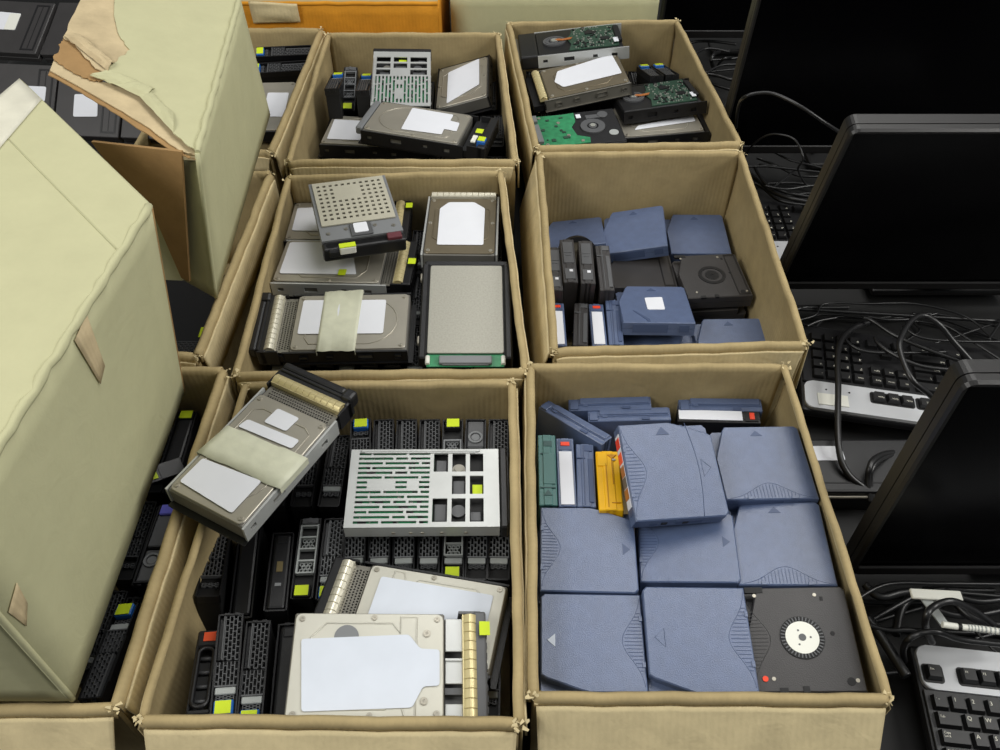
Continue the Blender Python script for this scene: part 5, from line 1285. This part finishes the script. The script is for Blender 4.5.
# ---------------------------------------------------------------- cables
CL = {
 'a': 'thick black cable arching before the tall monitor screen', 'b': 'thin black cable loop over the cable tangle by the half-empty box', 'c': 'thick cable running from the half-empty box towards the middle monitor',
 'd': 'cable lying alongside the thick cable by the half-empty box', 'e': 'short thin cable crossing the thick cables by the half-empty box', 'f': 'lowest cable in the tangle above the half-hidden keyboard',
 'g': 'upper cable of the tangle beside the half-empty box', 'h': 'middle cable of the tangle beside the half-empty box', 'i': 'thick black cable hanging down over the silver-edged keyboard',
 'j': 'outer of two looped cables on the flat device', 'k': 'inner of two looped cables on the flat device', 'l': 'big cable loop standing over the upside-down keyboard',
 'm': 'cable running slantwise over the keys under the big loop', 'n': 'cable sagging over the number pad', 'o': 'lower slanting cable over the upside-down keyboard',
 'p': 'thin cable slanting away under the middle monitor', 'q': 'thin cable running level at the edge of the upside-down keyboard', 'r': 'short cable end beside the box corner and the number pad',
 's': 'cable just below the bezel of the middle monitor', 't': 'straight cable beside the circuit-board box', 'u': 'curved cable beside the circuit-board box, under the straight one',
 'v': 'thick upright cable loop by the circuit-board box', 'w': 'grey-lit cable bending over the tangle near the tall monitor', 'x': 'thick cable in the tangle at the foot of the tall monitor',
 'y': 'small arched cable beside the tall monitor edge', 'z': 'lowest cable of the tangle near the tall monitor', 'ba': 'thick cable under the front monitor beside the front tape box',
 'bb': 'cable looping round the corner of the front keyboard', 'bc': 'large cable loop above the front keyboard', 'bd': 'thick dark cable along the wall of the front tape box',
 'be': 'upright bend of cable between front keyboard and front monitor', 'bf': 'cable crossing behind the large loop at the front keyboard', 'bg': 'cable level beneath the white strip at the front monitor',
 'bh': 'slanting thick cable behind the front keyboard', 'bi': 'slim cable running to the corner of the front keyboard'}
for k_, (r, pts) in CABLES.items():
    if k_ == 'bw': continue
    o = bpy.data.objects.new('cable', G().tube(smooth_path(pts, 8), r, 8).done('cable', CABLE)); COL.objects.link(o)
    tag(o, CL[k_], 'cable', 'black cables beside the boxes')
def tangle(n, x0, x1, y0, y1, zmax, seed, label):
    rr = random.Random(seed)
    for i in range(n):
        p = [(x0 - .02 if rr.random() < .5 else rr.uniform(x0, x1), rr.uniform(y0, y1), .006 + .0078 * i)]
        d = rr.uniform(-.6, .6)
        for k in range(rr.randint(5, 8)):
            d += rr.uniform(-.9, .9)
            q = p[-1]
            p.append((min(x1, max(x0, q[0] + .075 * math.cos(d))), min(y1, max(y0, q[1] + .06 * math.sin(d))), .006 + .0078 * i + rr.uniform(-.0006, .0006)))
        p.append((x1 + .05, rr.uniform(y0, y1), .006 + .0078 * i))
        o = bpy.data.objects.new('cable', G().tube(smooth_path(p, 7), rr.choice((.0018, .0025, .0032)), 7).done('cable', CABLE)); COL.objects.link(o)
        tag(o, label, 'cable', label)
tangle(9, .405, .62, 1.46, 1.80, .09, 3, 'black cable in the tangle behind the tall monitor, beside the circuit-board box')
tangle(7, .43, .70, 1.26, 1.36, .07, 5, 'black cable in the tangle under the tall monitor')
tangle(6, .44, .75, .915, .99, .085, 9, 'black cable in the tangle at the foot of the middle monitor')
tangle(8, .41, .75, .40, .49, .085, 12, 'black cable in the tangle beneath the front monitor')
r, pts = CABLES['bw']; sp_ = smooth_path(pts, 6)
t = thing('white_cable', 'white ribbed cable end lying above the front keyboard', 'cable', (0, 0, 0))
part('sheath', G().tube(sp_, r, 10).done('white_sheath', WHITEPL), t)
for i in (5,): part('collar', G().tube([sp_[i], sp_[i + 1]], r * 1.25, 10).done('collar', DARK), t)
for i in range(8, len(sp_) - 1): part('rib', G().tube([sp_[i], sp_[i].lerp(sp_[i + 1], .35)], r * 1.12, 8).done('rib', LIGHTGREY), t)
t = thing('white_strip', 'white plastic strip with a grey strap beneath the front monitor', 'strip', (.487, .455, .10), (0, 0, -.06))
part('strip', M('white_strip', lambda g: g.box((0, 0, 0), (.056, .012, .004), .001), WHITEPL), t)
part('strap', M('grey_strap', lambda g: g.prism([(-.016, -.004), (-.004, -.004), (.008, -.036), (-.002, -.036)], -.006, -.004), LIGHTGREY), t)
# ---------------------------------------------------------------- settle: nudge what stands in a carton off its walls
bpy.context.view_layer.update()
def settle():
    keep = ('leaning', 'tilted over the rim')
    roots = [o for o in bpy.data.objects if o.parent is None and o.type == 'EMPTY' and o.get('category') in ('hard drive', 'drive carrier', 'tape cartridge')]
    for o in roots:
        if any(k in o['label'] for k in ('tilted over the rim', 'open oval handle', 'in shadow at the box wall')): continue
        c = Vector((o.location.x, o.location.y))
        for quad, bulge in RIMS:
            q = [Vector(p) for p in quad]; bw = (bulge[0], bulge[1], bulge[2], bulge[3])
            # inside test (corners run clockwise seen from above)
            ok = True
            for i in range(4):
                a, b = q[i], q[(i + 1) % 4]; t = (b - a).normalized(); n = Vector((t.y, -t.x))
                if (c - a).dot(n) < 0: ok = False
            if not ok: continue
            pts = [o.matrix_world @ ch.matrix_basis @ Vector(k) for ch in o.children if ch.type == 'MESH' for k in ch.bound_box]
            pts = [p for p in pts if p.z < RIM]
            if not pts: break
            mv = Vector((0, 0))
            lims = []
            for i in range(4):
                a, b = q[i], q[(i + 1) % 4]; t = (b - a).normalized(); n = Vector((t.y, -t.x))
                lims.append((n, min((Vector((p.x, p.y)) - a).dot(n) for p in pts) - .0065 + bw[i]))
            for i in range(2):
                (n0, d0), (n1, d1) = lims[i], lims[i + 2]
                if d0 < 0 and d1 < 0: continue
                if d0 < 0: mv += n0 * min(-d0, .005)
                elif d1 < 0: mv += n1 * min(-d1, .005)
            if mv.length > 0: o.location.x += mv.x; o.location.y += mv.y
            break
settle()
